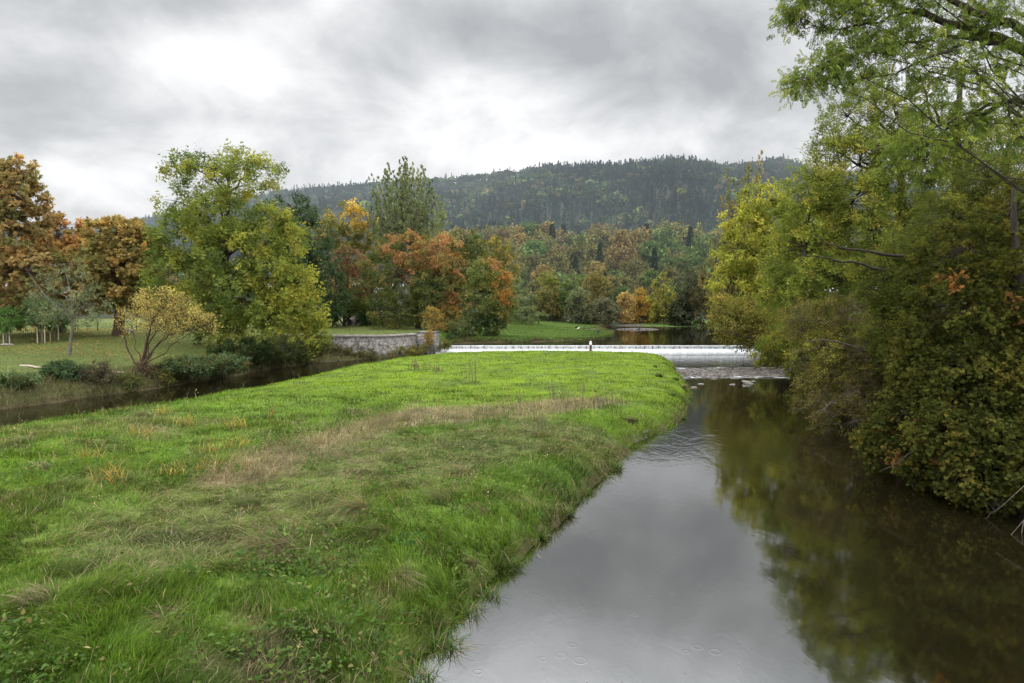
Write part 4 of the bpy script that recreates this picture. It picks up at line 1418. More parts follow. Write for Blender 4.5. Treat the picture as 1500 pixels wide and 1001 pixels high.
def build_birds():
    for k, (pos, rz, s, mat, lab, legs) in enumerate((
            (at(1414, 42, 20.3) + [0, 0, .12], 2.2, .55, M_FEATHER, 'black crow perched on the long bough at top right', .1),
            (np.array([*on(936, 484.5, 1.05)[:2], 1.05]) + [0, 0, .35], 1.2, .9, M_FEATHER, 'dark waterbird standing on the pale sandbar upstream', .35),
            (gb(844.5, 150) + [0, 0, .35], .6, 1.0, M_FEATHER, 'dark bird at the top of the upstream meadow, left one of the pair', .3),
            (gb(856, 150) + [0, 0, .35], 2.4, .9, M_FEATHER, 'dark bird at the top of the upstream meadow, right one of the pair', .3),
            (gb(847.5, 141) + [0, 0, .35], 1.8, .8, M_FEATHER_W, 'white bird on the upstream meadow between the dark pair', .3),
            (gb(876.5, 128) + [0, 0, .25], 1.6, 1.3, M_FEATHER, 'large dark bird crouching near the tip of the upstream meadow', .2))):
        t = thing('bird', lab, 'bird', pos, 'birds', rz, s)
        b = link('body', bird_mesh(mat), t)
        b.rotation_euler = (-.5 if k == 0 else -.25, 0, 0)
        wm = MB()
        for sx in (-1, 1):
            wm.tube([(sx * .10, -.16, .08), (sx * .15, 0, .05), (sx * .12, .25, -.01), (sx * .05, .48, -.04)], [.03, .07, .05, .01], 6)
        w = link('wings', wm.mesh('wings', mat, True), t)
        w.rotation_euler = b.rotation_euler
        lm = MB()
        for sx in (-1, 1):
            lm.tube([(sx * .05, .02, -.1), (sx * .05, 0, -legs / s - .02)], .014, 4)
        link('legs', lm.mesh('legs', M_BARK), t)


# ------------------------------------------------------------------ grass
def blades(x, y, h, w, lean, ang, C, segs=3, z=None, rng=None):
    """curved grass blades as quad strips"""
    n = len(x)
    if z is None:
        z = height(x, y)
    P = np.stack([x, y, np.maximum(z, -.08) - .02], 1)
    L = np.stack([np.cos(ang), np.sin(ang), 0 * ang], 1)
    fa = ang + math.pi / 2 + rng.normal(0, .7, n)
    S = np.stack([np.cos(fa), np.sin(fa), 0 * ang], 1)
    rows = []
    for k in range(segs + 1):
        t = k / segs
        up = h * (t * (1 - .25 * lean) - .38 * lean * t * t * np.minimum(lean, 1.3))
        out = h * lean * (.25 * t + .65 * t * t)
        c = P + L * out[:, None] + np.array([0, 0, 1.0]) * up[:, None]
        ww = w * (1 - t) ** .6 * .5 + w * .06
        rows += [c - S * ww[:, None], c + S * ww[:, None]]
    V = np.stack(rows, 1).reshape(-1, 3)
    kk = 2 * (segs + 1)
    tq = np.array([[2 * k, 2 * k + 1, 2 * k + 3, 2 * k + 2] for k in range(segs)])
    Q = (np.arange(n)[:, None, None] * kk + tq[None]).reshape(-1, 4)
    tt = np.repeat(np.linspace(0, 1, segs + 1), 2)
    Cc = C[:, None, :] * (.48 + .70 * tt)[None, :, None]  # roots darkened in the blade colour, painted shade low in the grass
    return V, Q, Cc.reshape(-1, 3)


def build_grass():
    rng = np.random.default_rng(77)
    parts = []

    def sample(n, d0, d1, half, off=0.0):
        d = np.exp(rng.uniform(math.log(d0), math.log(d1), n))
        x = rng.uniform(-half, half, n) * d + off
        return x, d
    # island, long near grass thinning to lawn
    x, y = sample(760000, 7.5, 82, .98)
    si = psd(ISLAND, x, y)
    k = si > -.12 + .3 * (rng.random(len(x)) - .5)
    x, y, si = x[k], y[k], si[k]
    # clumps: pull blades towards clump centres
    cl = fbm(x, y, .55, 81)
    k = rng.random(len(x)) < .35 + .95 * sstep(.3, .62, cl)
    x, y, si, cl = x[k], y[k], si[k], cl[k]
    dry, olive, spots, bright, lp, n1, n2, n3 = grass_zones(x, y)
    C = grass_colour(x, y)
    n = len(x)
    r = rng.random(n)
    h = (.16 + .14 * n1 + .22 * cl ** 2) * (1 - .55 * bright) + .10 * dry + .10 * olive
    h = h * (.55 + .7 * rng.random(n))
    edge = (1 - sstep(.2, 1.6, si))
    h = h * (1 + (.35 + .55 * bright) * edge * (.4 + 1.2 * n2))
    flow = 2 * math.pi * (fbm(x, y, 3.2, 85) * 1.6) + 1.2
    ang = flow + 5 * (fbm(x, y, .8, 86) - .5) + rng.normal(0, .9, n)
    lean = np.clip(.35 + .9 * fbm(x, y, 1.3, 88) + .5 * olive + rng.normal(0, .25, n), .1, 1.7) * (1 - .35 * bright)
    w = (.0065 + .00055 * y) * (.7 + .6 * rng.random(n))
    w = w * (1 - .35 * dry)
    C = C * np.exp(rng.normal(0, .22, n))[:, None] * (.56 + .74 * sstep(.3, .7, fbm(x, y, 1.0, 83)))[:, None] * (.84 + .16 * sstep(11, 20, y))[:, None]
    # individual straw and yellow blades
    straw = rng.random(n) < (.04 + .14 * edge * sstep(.45, .6, n1) + .15 * olive + .10 * spots + .10 * lp) * (1 - .8 * bright)
    C[straw] = (G_DRY * 1.15)[None] * np.exp(rng.normal(0, .25, straw.sum()))[:, None]
    green = (rng.random(n) < .25) & (dry > .4)
    C[green] = G_OLIVE[None] * np.exp(rng.normal(0, .2, green.sum()))[:, None]
    near = y < 26
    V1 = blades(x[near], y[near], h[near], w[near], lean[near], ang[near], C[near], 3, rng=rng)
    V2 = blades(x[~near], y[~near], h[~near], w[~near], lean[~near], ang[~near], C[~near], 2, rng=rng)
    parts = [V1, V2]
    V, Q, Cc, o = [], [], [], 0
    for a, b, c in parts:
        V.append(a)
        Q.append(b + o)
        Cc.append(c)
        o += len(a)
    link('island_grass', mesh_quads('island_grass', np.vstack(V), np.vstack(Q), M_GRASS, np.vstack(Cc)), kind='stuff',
         label='long green and straw-coloured grass covering the river island', cat='grass')
    # broad-leaved herbs among the near grass
    m = 15000
    xh, yh = sample(m, 8, 34, .95)
    pat = fbm(xh, yh, 1.4, 87)
    ok = (psd(ISLAND, xh, yh) > .1) & (rng.random(m) < sstep(.42, .66, pat))
    xh, yh = xh[ok], yh[ok]
    m = len(xh)
    P5 = np.stack([xh, yh, height(xh, yh)], 1)
    P5 = np.repeat(P5, 5, 0) + rng.normal(0, .05, (m * 5, 3)) * [1, 1, 0] + np.array([0, 0, 1.0]) * (.10 + .22 * rng.random(m * 5))[:, None]
    C5 = np.array([[.060, .120, .022], [.085, .150, .030], [.13, .18, .04], [.20, .17, .07]])[rng.choice(4, m * 5, p=[.4, .35, .18, .07])] * np.exp(rng.normal(0, .2, m * 5))[:, None]
    V, Q, Cc = scatter(*T_LEAF, P5, rng.normal(0, 1, P5.shape) * [1, 1, .5] + [0, 0, .2], rng.normal(0, .5, P5.shape) + [0, -.2, 1], .095 * (.4 + .9 * rng.random(len(P5))), C5)
    link('meadow_herbs', mesh_quads('meadow_herbs', V, Q, M_GRASS, Cc), kind='stuff', label='broad-leaved weeds mixed into the near island grass', cat='weeds')
    # dry flower stems and seed heads standing in the brown band
    m = 90000
    xs_, ys_ = sample(m, 14, 46, .8)
    sm_ = seg_mask(DRY, [w_ * 1.2 for w_ in DRYW], xs_, ys_)
    ok = (rng.random(m) < .10 * sstep(.35, .9, sm_) + .006) & (psd(ISLAND, xs_, ys_) > .8)
    xs_, ys_ = xs_[ok], ys_[ok]
    q = len(xs_)
    Cs = (np.array([G_RUST * .8, G_DRY * .9, G_RUST * .55, G_DRY * 1.2])[rng.integers(4, size=q)]) * np.exp(rng.normal(0, .25, q))[:, None]
    V3 = blades(xs_, ys_, (.35 + .45 * rng.random(q)), (.006 + .0004 * ys_), .1 + .5 * rng.random(q), rng.random(q) * 6.28, Cs, 3, rng=rng)
    hz = height(xs_, ys_)
    hn = np.repeat(np.stack([xs_, ys_, hz + .36 + .1 * rng.random(q)], 1), 7, 0) + rng.normal(0, .055, (q * 7, 3)) * [1.3, 1.3, 1.6]
    V4 = scatter(*T_DIA, hn, rng.normal(0, 1, hn.shape) + [0, 0, 1], rng.normal(0, 1, hn.shape), .045 * (.5 + rng.random(len(hn))), np.repeat(Cs, 7, 0))
    link('dry_stems', mesh_quads('dry_stems', np.vstack([V3[0], V4[0]]), np.vstack([V3[1], V4[1] + len(V3[0])]), M_GRASS, np.vstack([V3[2], V4[2]])), kind='stuff',
         label='dry brown seed stems standing in the withered band of the meadow', cat='stems')
    # left bank and lawn
    x, y = sample(300000, 36, 130, .86)
    sl = psd(LEFT, x, y)
    k = (sl > -.12) & (x < -8 + 0 * x) & (y < 130)
    x, y, sl = x[k], y[k], sl[k]
    nn = fbm(x, y, 1.8, 91)
    bank = 1 - sstep(3, 6.5, sl + 2 * (nn - .5))
    bank = np.where(y > 78, bank * .2, bank)
    n = len(x)
    h = (.13 + 1.25 * bank * (.15 + nn ** 1.7)) * (.6 + .7 * rng.random(n))
    C = np.array([.108, .138, .036])[None] + (np.array([.120, .122, .048])[None] - np.array([.108, .138, .036])[None]) * bank[:, None]
    C = C * (.65 + .7 * nn)[:, None] * np.exp(rng.normal(0, .25, n))[:, None]
    straw = rng.random(n) < .05 + .25 * bank
    C[straw] = np.array([.23, .195, .115])[None] * np.exp(rng.normal(0, .3, straw.sum()))[:, None]
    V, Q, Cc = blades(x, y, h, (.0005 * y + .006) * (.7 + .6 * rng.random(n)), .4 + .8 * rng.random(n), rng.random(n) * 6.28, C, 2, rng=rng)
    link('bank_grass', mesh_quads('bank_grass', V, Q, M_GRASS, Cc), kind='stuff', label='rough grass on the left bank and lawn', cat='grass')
    # fallen leaves under the chestnuts
    m = 4500
    yy = rng.uniform(58, 100, m)
    xx = (rng.normal(110, 110, m) - 750) / F * yy
    ok = psd(LEFT, xx, yy) > 4
    xx, yy = xx[ok], yy[ok]
    m = len(xx)
    P3 = np.stack([xx, yy, height(xx, yy) + .10 + .05 * rng.random(m)], 1)
    C3 = np.array([[.30, .17, .06], [.22, .13, .06], [.36, .26, .09]])[rng.integers(3, size=m)]
    V, Q, Cc = scatter(*T_DIA, P3, rng.normal(0, 1, (m, 3)) * [1, 1, .3], rng.normal(0, .4, (m, 3)) + [0, 0, 1], .17 * (.5 + rng.random(m)), C3)
    link('fallen_leaves', mesh_quads('fallen_leaves', V, Q, M_GRASS, Cc), kind='stuff', label='brown fallen leaves scattered on the left lawn', cat='leaves')
    # upstream meadow
    n = 160000
    x = rng.uniform(-12, 24, n)
    y = 88 + rng.random(n) ** 1.4 * 90
    sl = psd(LEFT, x, y)
    k = (sl > .05)
    x, y, sl = x[k], y[k], sl[k]
    n = len(x)
    nn = fbm(x, y, 2.5, 95)
    e = 1 - sstep(.3, 2.2, sl)
    h = (.16 + .42 * e * nn * 1.6) * (.6 + .7 * rng.random(n))
    C = np.array([.095, .150, .034])[None] + (np.array([.12, .115, .05])[None] - np.array([.095, .150, .034])[None]) * (e * sstep(.35, .6, nn))[:, None]
    C = C * (.65 + .7 * nn)[:, None] * np.exp(rng.normal(0, .22, n))[:, None]
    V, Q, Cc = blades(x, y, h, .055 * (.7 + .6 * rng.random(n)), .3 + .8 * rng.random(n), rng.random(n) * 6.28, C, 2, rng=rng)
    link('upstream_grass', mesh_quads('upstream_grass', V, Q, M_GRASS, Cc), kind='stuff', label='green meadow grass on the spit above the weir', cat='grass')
    # right bank ground cover
    n = 60000
    y = rng.uniform(8, 85, n)
    x = 12 + rng.random(n) * 28
    sr = psd(RIGHT, x, y)
    k = (sr > .0) & (sr < 9)
    x, y = x[k], y[k]
    n = len(x)
    C = np.array([.04, .055, .016])[None] * np.exp(rng.normal(0, .35, n))[:, None]
    V, Q, Cc = blades(x, y, .45 * (.5 + rng.random(n)), .02 * (.7 + .6 * rng.random(n)), .3 + .8 * rng.random(n), rng.random(n) * 6.28, C, 2, rng=rng)
    link('right_bank_grass', mesh_quads('right_bank_grass', V, Q, M_GRASS, Cc), kind='stuff', label='dark undergrowth grass under the right bank trees', cat='grass')


def tussock_mesh(seed, n, h, w, cols, lean=1.2, spread=.15, comb=None):
    rng = np.random.default_rng(seed)
    a = rng.random(n) * 6.28 if comb is None else comb + rng.normal(0, .6, n)
    r = spread * rng.random(n) ** .5
    b = rng.random(n) * 6.28
    x, y = r * np.cos(b), r * np.sin(b)
    C = np.array(cols)[rng.integers(len(cols), size=n)] * np.exp(rng.normal(0, .25, n))[:, None]
    V, Q, Cc = blades(x, y, h * (.5 + .7 * rng.random(n)), np.full(n, w) * (.6 + .7 * rng.random(n)), np.clip(lean * (.5 + .7 * rng.random(n)), .1, 1.7), a, C, 4, z=np.zeros(n), rng=rng)
    return mesh_quads('tussock', V, Q, M_GRASS, Cc)


def build_meadow_plants():
    straw = [G_DRY, G_DRY * 1.15, G_OLIVE * 1.1, G_RUST]
    grn = [G_OLIVE, np.array([.10, .14, .05]), np.array([.13, .16, .07]), G_DRY]
    G = 'grass tussocks on the island'
    T = [(405, 800, .75, straw, 3.4, 'tall pale straw tussock drooping forward in the middle of the near grass'), (492, 830, .5, straw, None, 'mop-like straw tussock below the long matted grass'),
         (585, 715, .6, grn, None, 'spiky green-grey tussock in the middle of the island'), (470, 735, .75, grn, 3.6, 'matted olive tussock leaning left, next to the straw tussock'),
         (530, 745, .7, straw, 4.0, 'flattened brown tussock right of the olive leaning one'), (645, 735, .55, grn, None, 'greenish tussock right of the spiky one'),
         (675, 695, .6, straw, None, 'straw tussock below the right part of the brown band'), (370, 740, .6, grn, 3.5, 'olive tussock at the lower left of the brown band'),
         (560, 780, .5, grn, 4.2, 'small olive tussock above the mop-like one'), (790, 640, .6, [G_RUST * .7, G_OLIVE * .7, G_DRY * .8], None, 'dark brown tussock beyond the brown band near the bank'),
         (575, 870, .4, straw, None, 'small dry tussock on the near slope to the river'), (700, 770, .45, straw, None, 'dry tussock at the bank top where the slope starts'),
         (60, 690, .5, straw, 2.6, 'pale dry tussock at the left edge of the meadow'), (215, 612, .55, [G_DRY, G_OLIVE * .8], 3.2, 'grey-brown tussock at the far left brink above the stream'),
         (40, 650, .5, [G_DRY * .8, G_OLIVE * .8], 3.0, 'flattened grey tussock at the left brink above the stream'), (1000, 574, .45, [G_DRY * 1.2, np.array([.34, .24, .15])], 0.2, 'tan dry tussock at the island edge opposite the riffle'),
         (925, 645, .5, [G_DRY, G_OLIVE], None, 'pale tussock at the bank edge above the pebbles'), (60, 880, .4, straw, None, 'small dry tussock in the near left grass'),
         (250, 905, .4, [G_RUST, G_DRY], None, 'reddish dry tussock in the near grass at lower left'), (690, 870, .4, [G_RUST, G_DRY], None, 'rusty dry tussock low on the river slope')]
    for i, (px, py, h, cols, comb, lab) in enumerate(T):
        p = on(px, py, 1.0)
        z = H1(p[0], p[1])
        p = on(px, py, z)
        rg = np.random.default_rng(270 + i)
        me = tussock_mesh(200 + i, 520, h * rg.uniform(.85, 1.2), .011 * max(1, p[1] / 16), list(cols) + [G_OLIVE, G_RICH * 1.1], 1.45, (.3 * h + .05) * rg.uniform(1.0, 1.7), comb if comb else rg.uniform(3.0, 6.0) if i % 3 else None)
        me.name = 'grass_tussock'
        link('grass_tussock', me, None, (p[0], p[1], H1(p[0], p[1])), lab, 'grass tussock', G)
    # yellow reeds
    ye = [G_ORANGE, np.array([.46, .33, .09]), np.array([.36, .30, .10]), np.array([.22, .24, .06])]
    R = [(160, 708, .8, 'tallest orange reed clump at the left of the meadow'), (135, 672, .6, 'yellow reed clump left of the tallest one'), (270, 625, .65, 'bright yellow reed clump near the stream brink'),
         (205, 640, .55, 'sparse yellow reed clump between stream brink and orange reeds'), (345, 628, .7, 'yellow reed clump left of the brown band'), (345, 655, .6, 'thin yellow reeds in front of the clump left of the brown band'),
         (398, 612, .75, 'single pale yellow reed beyond the brown band'), (310, 665, .6, 'orange reeds in the middle of the reed patch'), (250, 695, .5, 'low orange reeds at the front of the reed patch'),
         (235, 607, .5, 'small orange reed clump at the far left brink'), (300, 690, .5, 'short straw-yellow reeds at the lower right of the reed patch')]
    for i, (px, py, h, lab) in enumerate(R):
        p = on(px, py, H1(*on(px, py, 1.0)[:2]))
        me = tussock_mesh(240 + i, 46 if i != 6 else 14, h, .022 * max(1, p[1] / 22), ye, .7, .45 if i != 6 else .15)
        me.name = 'reed_clump'
        link('reed_clump', me, None, p, lab, 'reeds', 'yellow reeds on the island')
    # dark weed stalks
    dk = P_((104, 90, 70, .9, 3), (124, 106, 78, .9, 2), (88, 92, 58, .9, 1))
    Wd = [(690, 560, 1.7, 6, 'tall bare dark weed stalks standing in the bright lawn'), (612, 543, .9, 14, 'small twiggy shrub on the bright lawn toward the wall'), (815, 585, 1.2, 5, 'dark dock stalk right of the brown band'),
          (838, 598, 1.0, 6, 'brown seeding weed beside the dark dock stalk'), (880, 600, 1.1, 9, 'wide grey weed clump near the right bank'), (905, 598, .8, 5, 'thin weed right of the wide grey clump'),
          (795, 635, .8, 10, 'dark brown weed clump below the dock stalk'), (935, 612, .8, 8, 'weed clump on the brink of the right bank'), (505, 640, .9, 2, 'single brown dock spike in the brown band'),
          (855, 575, .7, 4, 'thin weed at the far right of the lawn'), (640, 545, .5, 10, 'low grey weed beside the twiggy shrub'), (760, 590, .7, 5, 'short weed in the middle of the brown band')]
    for i, (px, py, h, n, lab) in enumerate(Wd):
        p = on(px, py, H1(*on(px, py, 1.0)[:2]))
        rng = np.random.default_rng(300 + i)
        mb = MB()
        LP, LD = [], []
        for k in range(n):
            b0 = np.array([rng.normal(0, .12 + .02 * n), rng.normal(0, .12), 0])
            tip = b0 + np.array([rng.normal(0, .18), rng.normal(0, .18), 1.0]) * h * (.6 + .5 * rng.random())
            pth = bez(b0, (b0 + tip) / 2 + rng.normal(0, .05, 3), tip, 5)
            mb.tube(pth, np.linspace(.011, .004, 5) * max(1, p[1] / 25), 4)
            for q in range(16):
                t = .3 + .7 * rng.random()
                LP.append(b0 + (tip - b0) * t)
                LD.append(rng.normal(0, 1, 3) * [1, 1, .4] + [0, 0, .5])
        t = thing('weed', lab, 'weed', p - [0, 0, .03], 'dark weed stalks on the island')
        link('stems', mb.mesh('stems', M_TWIG), t)
        LP, LD = np.array(LP), np.array(LD)
        c = dk[0][rng.choice(3, len(LP), p=dk[1])]
        V, Q, C = scatter(*T_DIA, LP, LD, rng.normal(0, 1, LP.shape), .055 * max(1, p[1] / 30) * (.4 + rng.random(len(LP))), c)
        link('leaves', mesh_quads('leaves', V, Q, M_LEAF, C), t)
    # low weeds along the river side brink
    rng = np.random.default_rng(345)
    proto = None
    for i, (px, py) in enumerate(((965, 560), (985, 585), (1000, 600), (975, 628), (945, 640), (900, 668), (860, 700), (830, 730), (790, 760), (745, 800), (715, 838), (690, 860), (650, 905), (618, 950), (960, 545), (990, 560))):
        p = on(px, py, .5)
        p[2] = H1(p[0], p[1])
        if proto is None:
            me = tussock_mesh(360, 260, .55, .022, [np.array([.085, .15, .03]), np.array([.12, .17, .04]), G_DRY, np.array([.06, .11, .03])], 1.0, .25)
            me.name = 'bank_tuft'
            proto = link('bank_tuft', me, None, p, 'shaggy green tuft hanging over the river side brink of the island', 'grass tuft', 'tufts along the river brink of the island')
        else:
            o = proto.copy()
            COL.objects.link(o)
            o.location = [float(v) for v in p]
            o.rotation_euler = (0, 0, rng.random() * 6)
            k = rng.uniform(.6, 1.1)
            o.scale = (k, k, k)
    # broad green dock plant
    rng = np.random.default_rng(350)
    p = on(590, 800, H1(*on(590, 800, 1.0)[:2]))
    n = 60
    LD = rng.normal(0, 1, (n, 3)) * [1, 1, .3] + [0, 0, .6]
    V, Q, C = scatter(*T_LEAF, rng.normal(0, .18, (n, 3)) * [1, 1, .2] + [0, 0, .12], LD, np.tile([0, 0, 1.0], (n, 1)), .17 * (.6 + .5 * rng.random(n)), np.tile([.045, .10, .03], (n, 1)) * np.exp(rng.normal(0, .2, (n, 1))))
    link('dock_plant', mesh_quads('dock_plant', V, Q, M_LEAF, C), None, p, 'broad-leaved dark green dock plant in the near grass', 'plant')
    # floating leaves and specks on the water
    n = 260
    rng = np.random.default_rng(351)
    d = np.exp(rng.uniform(math.log(9.5), math.log(48), n))
    x = rng.uniform(-.05, .62, n) * d
    k = (psd(ISLAND, x, d) < -.3) & (psd(RIGHT, x, d) < 0)
    x, d = x[k], d[k]
    n = len(x)
    a = rng.random(n) * 6.28
    c = np.where(rng.random(n)[:, None] < .75, np.array([.5, .48, .42])[None], np.array([.3, .2, .08])[None])
    V, Q, C = scatter(*T_LEAF, np.stack([x, d, np.full(n, .012)], 1), np.stack([np.cos(a), np.sin(a), 0 * a], 1), np.tile([0, 0, 1.0], (n, 1)), .034 * (.35 + .8 * rng.random(n) ** 2), c * .7)
    link('floating_leaves', mesh_quads('floating_leaves', V, Q, M_LEAF, C), kind='stuff', label='tiny fallen leaves and foam specks drifting on the river', cat='leaves')


# ------------------------------------------------------------------ right bank
def build_right_trees():
    def L(b, *pts):
        return [(*(at(px, py, Y) - b), r) for (px, py, Y, r) in pts]
    G = 'trees overhanging the right bank'
    # brown poplar far right-of-centre
    b = gb(1090, 112)
    Y = 112
    tips = [at(px, py, Y) - b for (px, py) in ((1098, 240), (1108, 252), (1090, 250), (1080, 262), (1116, 272), (1072, 278), (1088, 285), (1104, 290), (1066, 300), (1120, 300), (1076, 310), (1094, 315), (1060, 330), (1082, 340), (1105, 335), (1050, 352), (1070, 365), (1044, 380), (1060, 395), (1036, 410), (1052, 425))]
    g = broom(401, Y, tips, 4.0, .35, P_((124, 112, 62, .9, 3), (106, 102, 56, .9, 2), (136, 112, 66, .9, 1)), 620, .36, .7)
    tree('poplar_tree', 'brownish upright poplar rising in front of the hill at the right bank', 'tree', b, g, group=G)
    # dark grey-green willow at far bank
    # yellow-green maple
    b = gb(1150, 78)
    Y = 76
    B = [bl(b, 1118, 295, Y, 34, 26, 50), bl(b, 1095, 330, Y, 34, 28, 60), bl(b, 1140, 330, Y, 34, 34, 60), bl(b, 1085, 370, Y - 1, 36, 28, 60), bl(b, 1130, 390, Y - 2, 46, 40, 80), bl(b, 1075, 420, Y - 1, 34, 28, 60),
         bl(b, 1120, 440, Y - 3, 42, 34, 60), bl(b, 1170, 290, Y, 30, 34, 40), bl(b, 1180, 350, Y, 40, 50, 60)]
    g = grow(402, [(0, 0, 0, .4), (0, 0, 6, .3), (0, 0, 16, .08)], B, PAL_RYG, T_DIA, .32, rc=.95, twigs=7, per=7, br=.03, droop=.45)
    tree('maple_tree', 'fresh yellow-green tree on the right bank in front of the brownish poplar', 'tree', b, g, group=G)
    # ochre overhang
    b = gb(1150, 66)
    b[0] = 27
    b[2] = H1(27, 66)
    Y = 63
    B = [bl(b, 1075, 470, Y, 32, 22, 70), bl(b, 1110, 455, Y, 36, 24, 70), bl(b, 1120, 490, Y - 1, 36, 18, 60), bl(b, 1085, 495, Y, 26, 12, 36), bl(b, 1140, 470, Y - 1, 34, 34, 60), bl(b, 1060, 452, Y, 20, 16, 24)]
    g = grow(403, [(0, 0, 0, .25), (-.3, 0, 2, .2), (-1.2, -.3, 5, .06)], B, P_((134, 122, 54, .8, 3), (112, 112, 46, .8, 3), (150, 126, 62, .85, 1.2), (98, 104, 44, .8, 2.5)), T_DIA, .2, rc=.8, twigs=7, per=7, br=.022, twig_r=.006,
             limbs=[L(b, (1190, 520, 62, .12), (1150, 500, 61, .09), (1120, 492, 61, .06), (1085, 494, 61, .03), (1060, 488, 61, .012))])
    tree('overhanging_tree', 'low ochre-leaved tree reaching over the right end of the weir', 'tree', b, g, group=G)
    # big mixed ash, mid right
    b = gb(1330, 50)
    Y = 47
    B = [bl(b, 1275, 135, Y, 30, 26, 34), bl(b, 1250, 180, Y, 44, 34, 50), bl(b, 1310, 165, Y, 34, 34, 40), bl(b, 1220, 215, Y - 1, 30, 24, 24), bl(b, 1265, 230, Y - 2, 54, 36, 70), bl(b, 1200, 270, Y - 2, 40, 34, 50),
         bl(b, 1250, 290, Y - 3, 56, 40, 90), bl(b, 1320, 250, Y - 1, 44, 44, 60), bl(b, 1190, 320, Y - 2, 50, 34, 70), bl(b, 1260, 350, Y - 4, 56, 36, 80), bl(b, 1175, 370, Y - 3, 46, 34, 70), bl(b, 1330, 330, Y - 2, 50, 50, 60),
         bl(b, 1205, 410, Y - 5, 52, 32, 80), bl(b, 1160, 420, Y - 3, 36, 26, 40), bl(b, 1290, 400, Y - 5, 52, 34, 70)]
    g = grow(404, [(0, 0, 0, .5), (0, 0, 5, .4), (-.4, 0, 11, .26), (-1.2, 0, 17, .1)], B, PAL_RASH, T_ASH3, .30, rc=.85, twigs=6, per=6, br=.03, droop=.5, limb_r=.18, twig_r=.006,
             tints=[(*(at(1230, 250, Y - 3) - b), (2.2, 4, 2.4), PAL_RYG, .5), (*(at(1190, 330, Y - 3) - b), (2.5, 4, 3), PAL_RYG, .4)])
    tree('ash_tree', 'tall ash with airy crown standing against the sky on the right bank', 'tree', b, g, group=G)
    # ochre shrub mass over the water
    b = gb(1300, 40)
    Y = 36
    B = [bl(b, 1190, 470, Y + 1, 40, 30, 70), bl(b, 1240, 470, Y, 50, 40, 90), bl(b, 1200, 520, Y, 40, 30, 80), bl(b, 1260, 530, Y - 2, 56, 40, 110), bl(b, 1200, 560, Y - 1, 32, 24, 60), bl(b, 1245, 585, Y - 3, 50, 30, 90),
         bl(b, 1310, 480, Y - 2, 56, 50, 100), bl(b, 1190, 590, Y - 2, 22, 16, 24), bl(b, 1240, 620, Y - 4, 46, 20, 60), bl(b, 1320, 560, Y - 4, 56, 40, 100)]
    g = grow(405, [(0, 0, 0, .22), (-.6, -.4, 1.6, .16), (-2, -1, 4, .05)], B, PAL_ROLIVE, T_LEAF, .10, rc=.6, twigs=8, per=10, br=.016, twig_r=.006, limb_r=.08, droop=.4, bare=.12,
             limbs=[L(b, (1330, 560, 36, .09), (1280, 520, 34, .06), (1230, 500, 33, .04), (1180, 500, 33, .015)), L(b, (1320, 590, 35, .09), (1270, 580, 33, .06), (1220, 590, 32, .03), (1185, 612, 32, .012))],
             tints=[(*(at(1180, 480, Y) - b), (2, 3, 1.6), P_((126, 112, 44, .85, 2), (104, 108, 40, .8, 2)), .6), (*(at(1200, 540, Y) - b), (1.4, 3, 2.4), PAL_RYG, .45)])
    tree('hazel_tree', 'drab olive hazel whose twiggy boughs hang down to the water beyond the maple', 'tree', b, g, M_TWIG, group=G)
    # green low tree near riffle
    b = gb(1230, 56)
    Y = 52
    B = [bl(b, 1150, 500, Y, 36, 22, 50), bl(b, 1175, 530, Y, 34, 20, 50), bl(b, 1200, 470, Y + 1, 44, 36, 70), bl(b, 1130, 520, Y, 24, 14, 26), bl(b, 1160, 450, Y + 2, 40, 30, 60)]
    g = grow(406, [(0, 0, 0, .25), (-.5, 0, 2, .18), (-2, 0, 5, .05)], B, P_((112, 118, 36, .85, 3), (88, 100, 34, .8, 3), (134, 128, 40, .85, 1.2)), T_LEAF, .17, rc=.7, twigs=7, per=8, br=.02, twig_r=.006, droop=.5)
    tree('overhanging_tree', 'mossy yellow-green tree leaning out above the gravel riffle', 'tree', b, g, group=G)
    # near maple at the right edge
    b = np.array([17.6, 23.5, H1(17.6, 23.5) - .05])
    Y = 23
    B = [bl(b, 1400, 470, Y, 70, 60, 110), bl(b, 1470, 430, Y, 70, 70, 110), bl(b, 1420, 380, Y + 2, 80, 60, 90), bl(b, 1350, 540, Y + 1, 50, 50, 90), bl(b, 1420, 560, Y - 1, 70, 50, 120), bl(b, 1490, 560, Y - 2, 50, 60, 90),
         bl(b, 1330, 620, Y, 44, 40, 80), bl(b, 1400, 640, Y - 2, 60, 40, 110), bl(b, 1470, 660, Y - 3, 50, 44, 90), bl(b, 1360, 670, Y - 1, 40, 26, 50), bl(b, 1430, 700, Y - 3, 44, 26, 60), bl(b, 1290, 650, Y + 1, 30, 22, 36),
         bl(b, 1480, 320, Y + 3, 60, 60, 70), bl(b, 1530, 700, Y - 4, 50, 50, 60), bl(b, 1570, 480, Y, 60, 90, 70)]
    tn = []
    for (px, py, rp, pr) in ((1420, 370, 50, .38), (1450, 300, 36, .3), (1350, 690, 30, .22), (1420, 720, 26, .28), (1480, 460, 40, .18), (1330, 640, 26, .14)):
        q = at(px, py, Y - 1) - b
        R = rp * Y / F
        tn.append((q[0], q[1], q[2], (R, R * 2.5, R), PAL_RORANGE, pr))
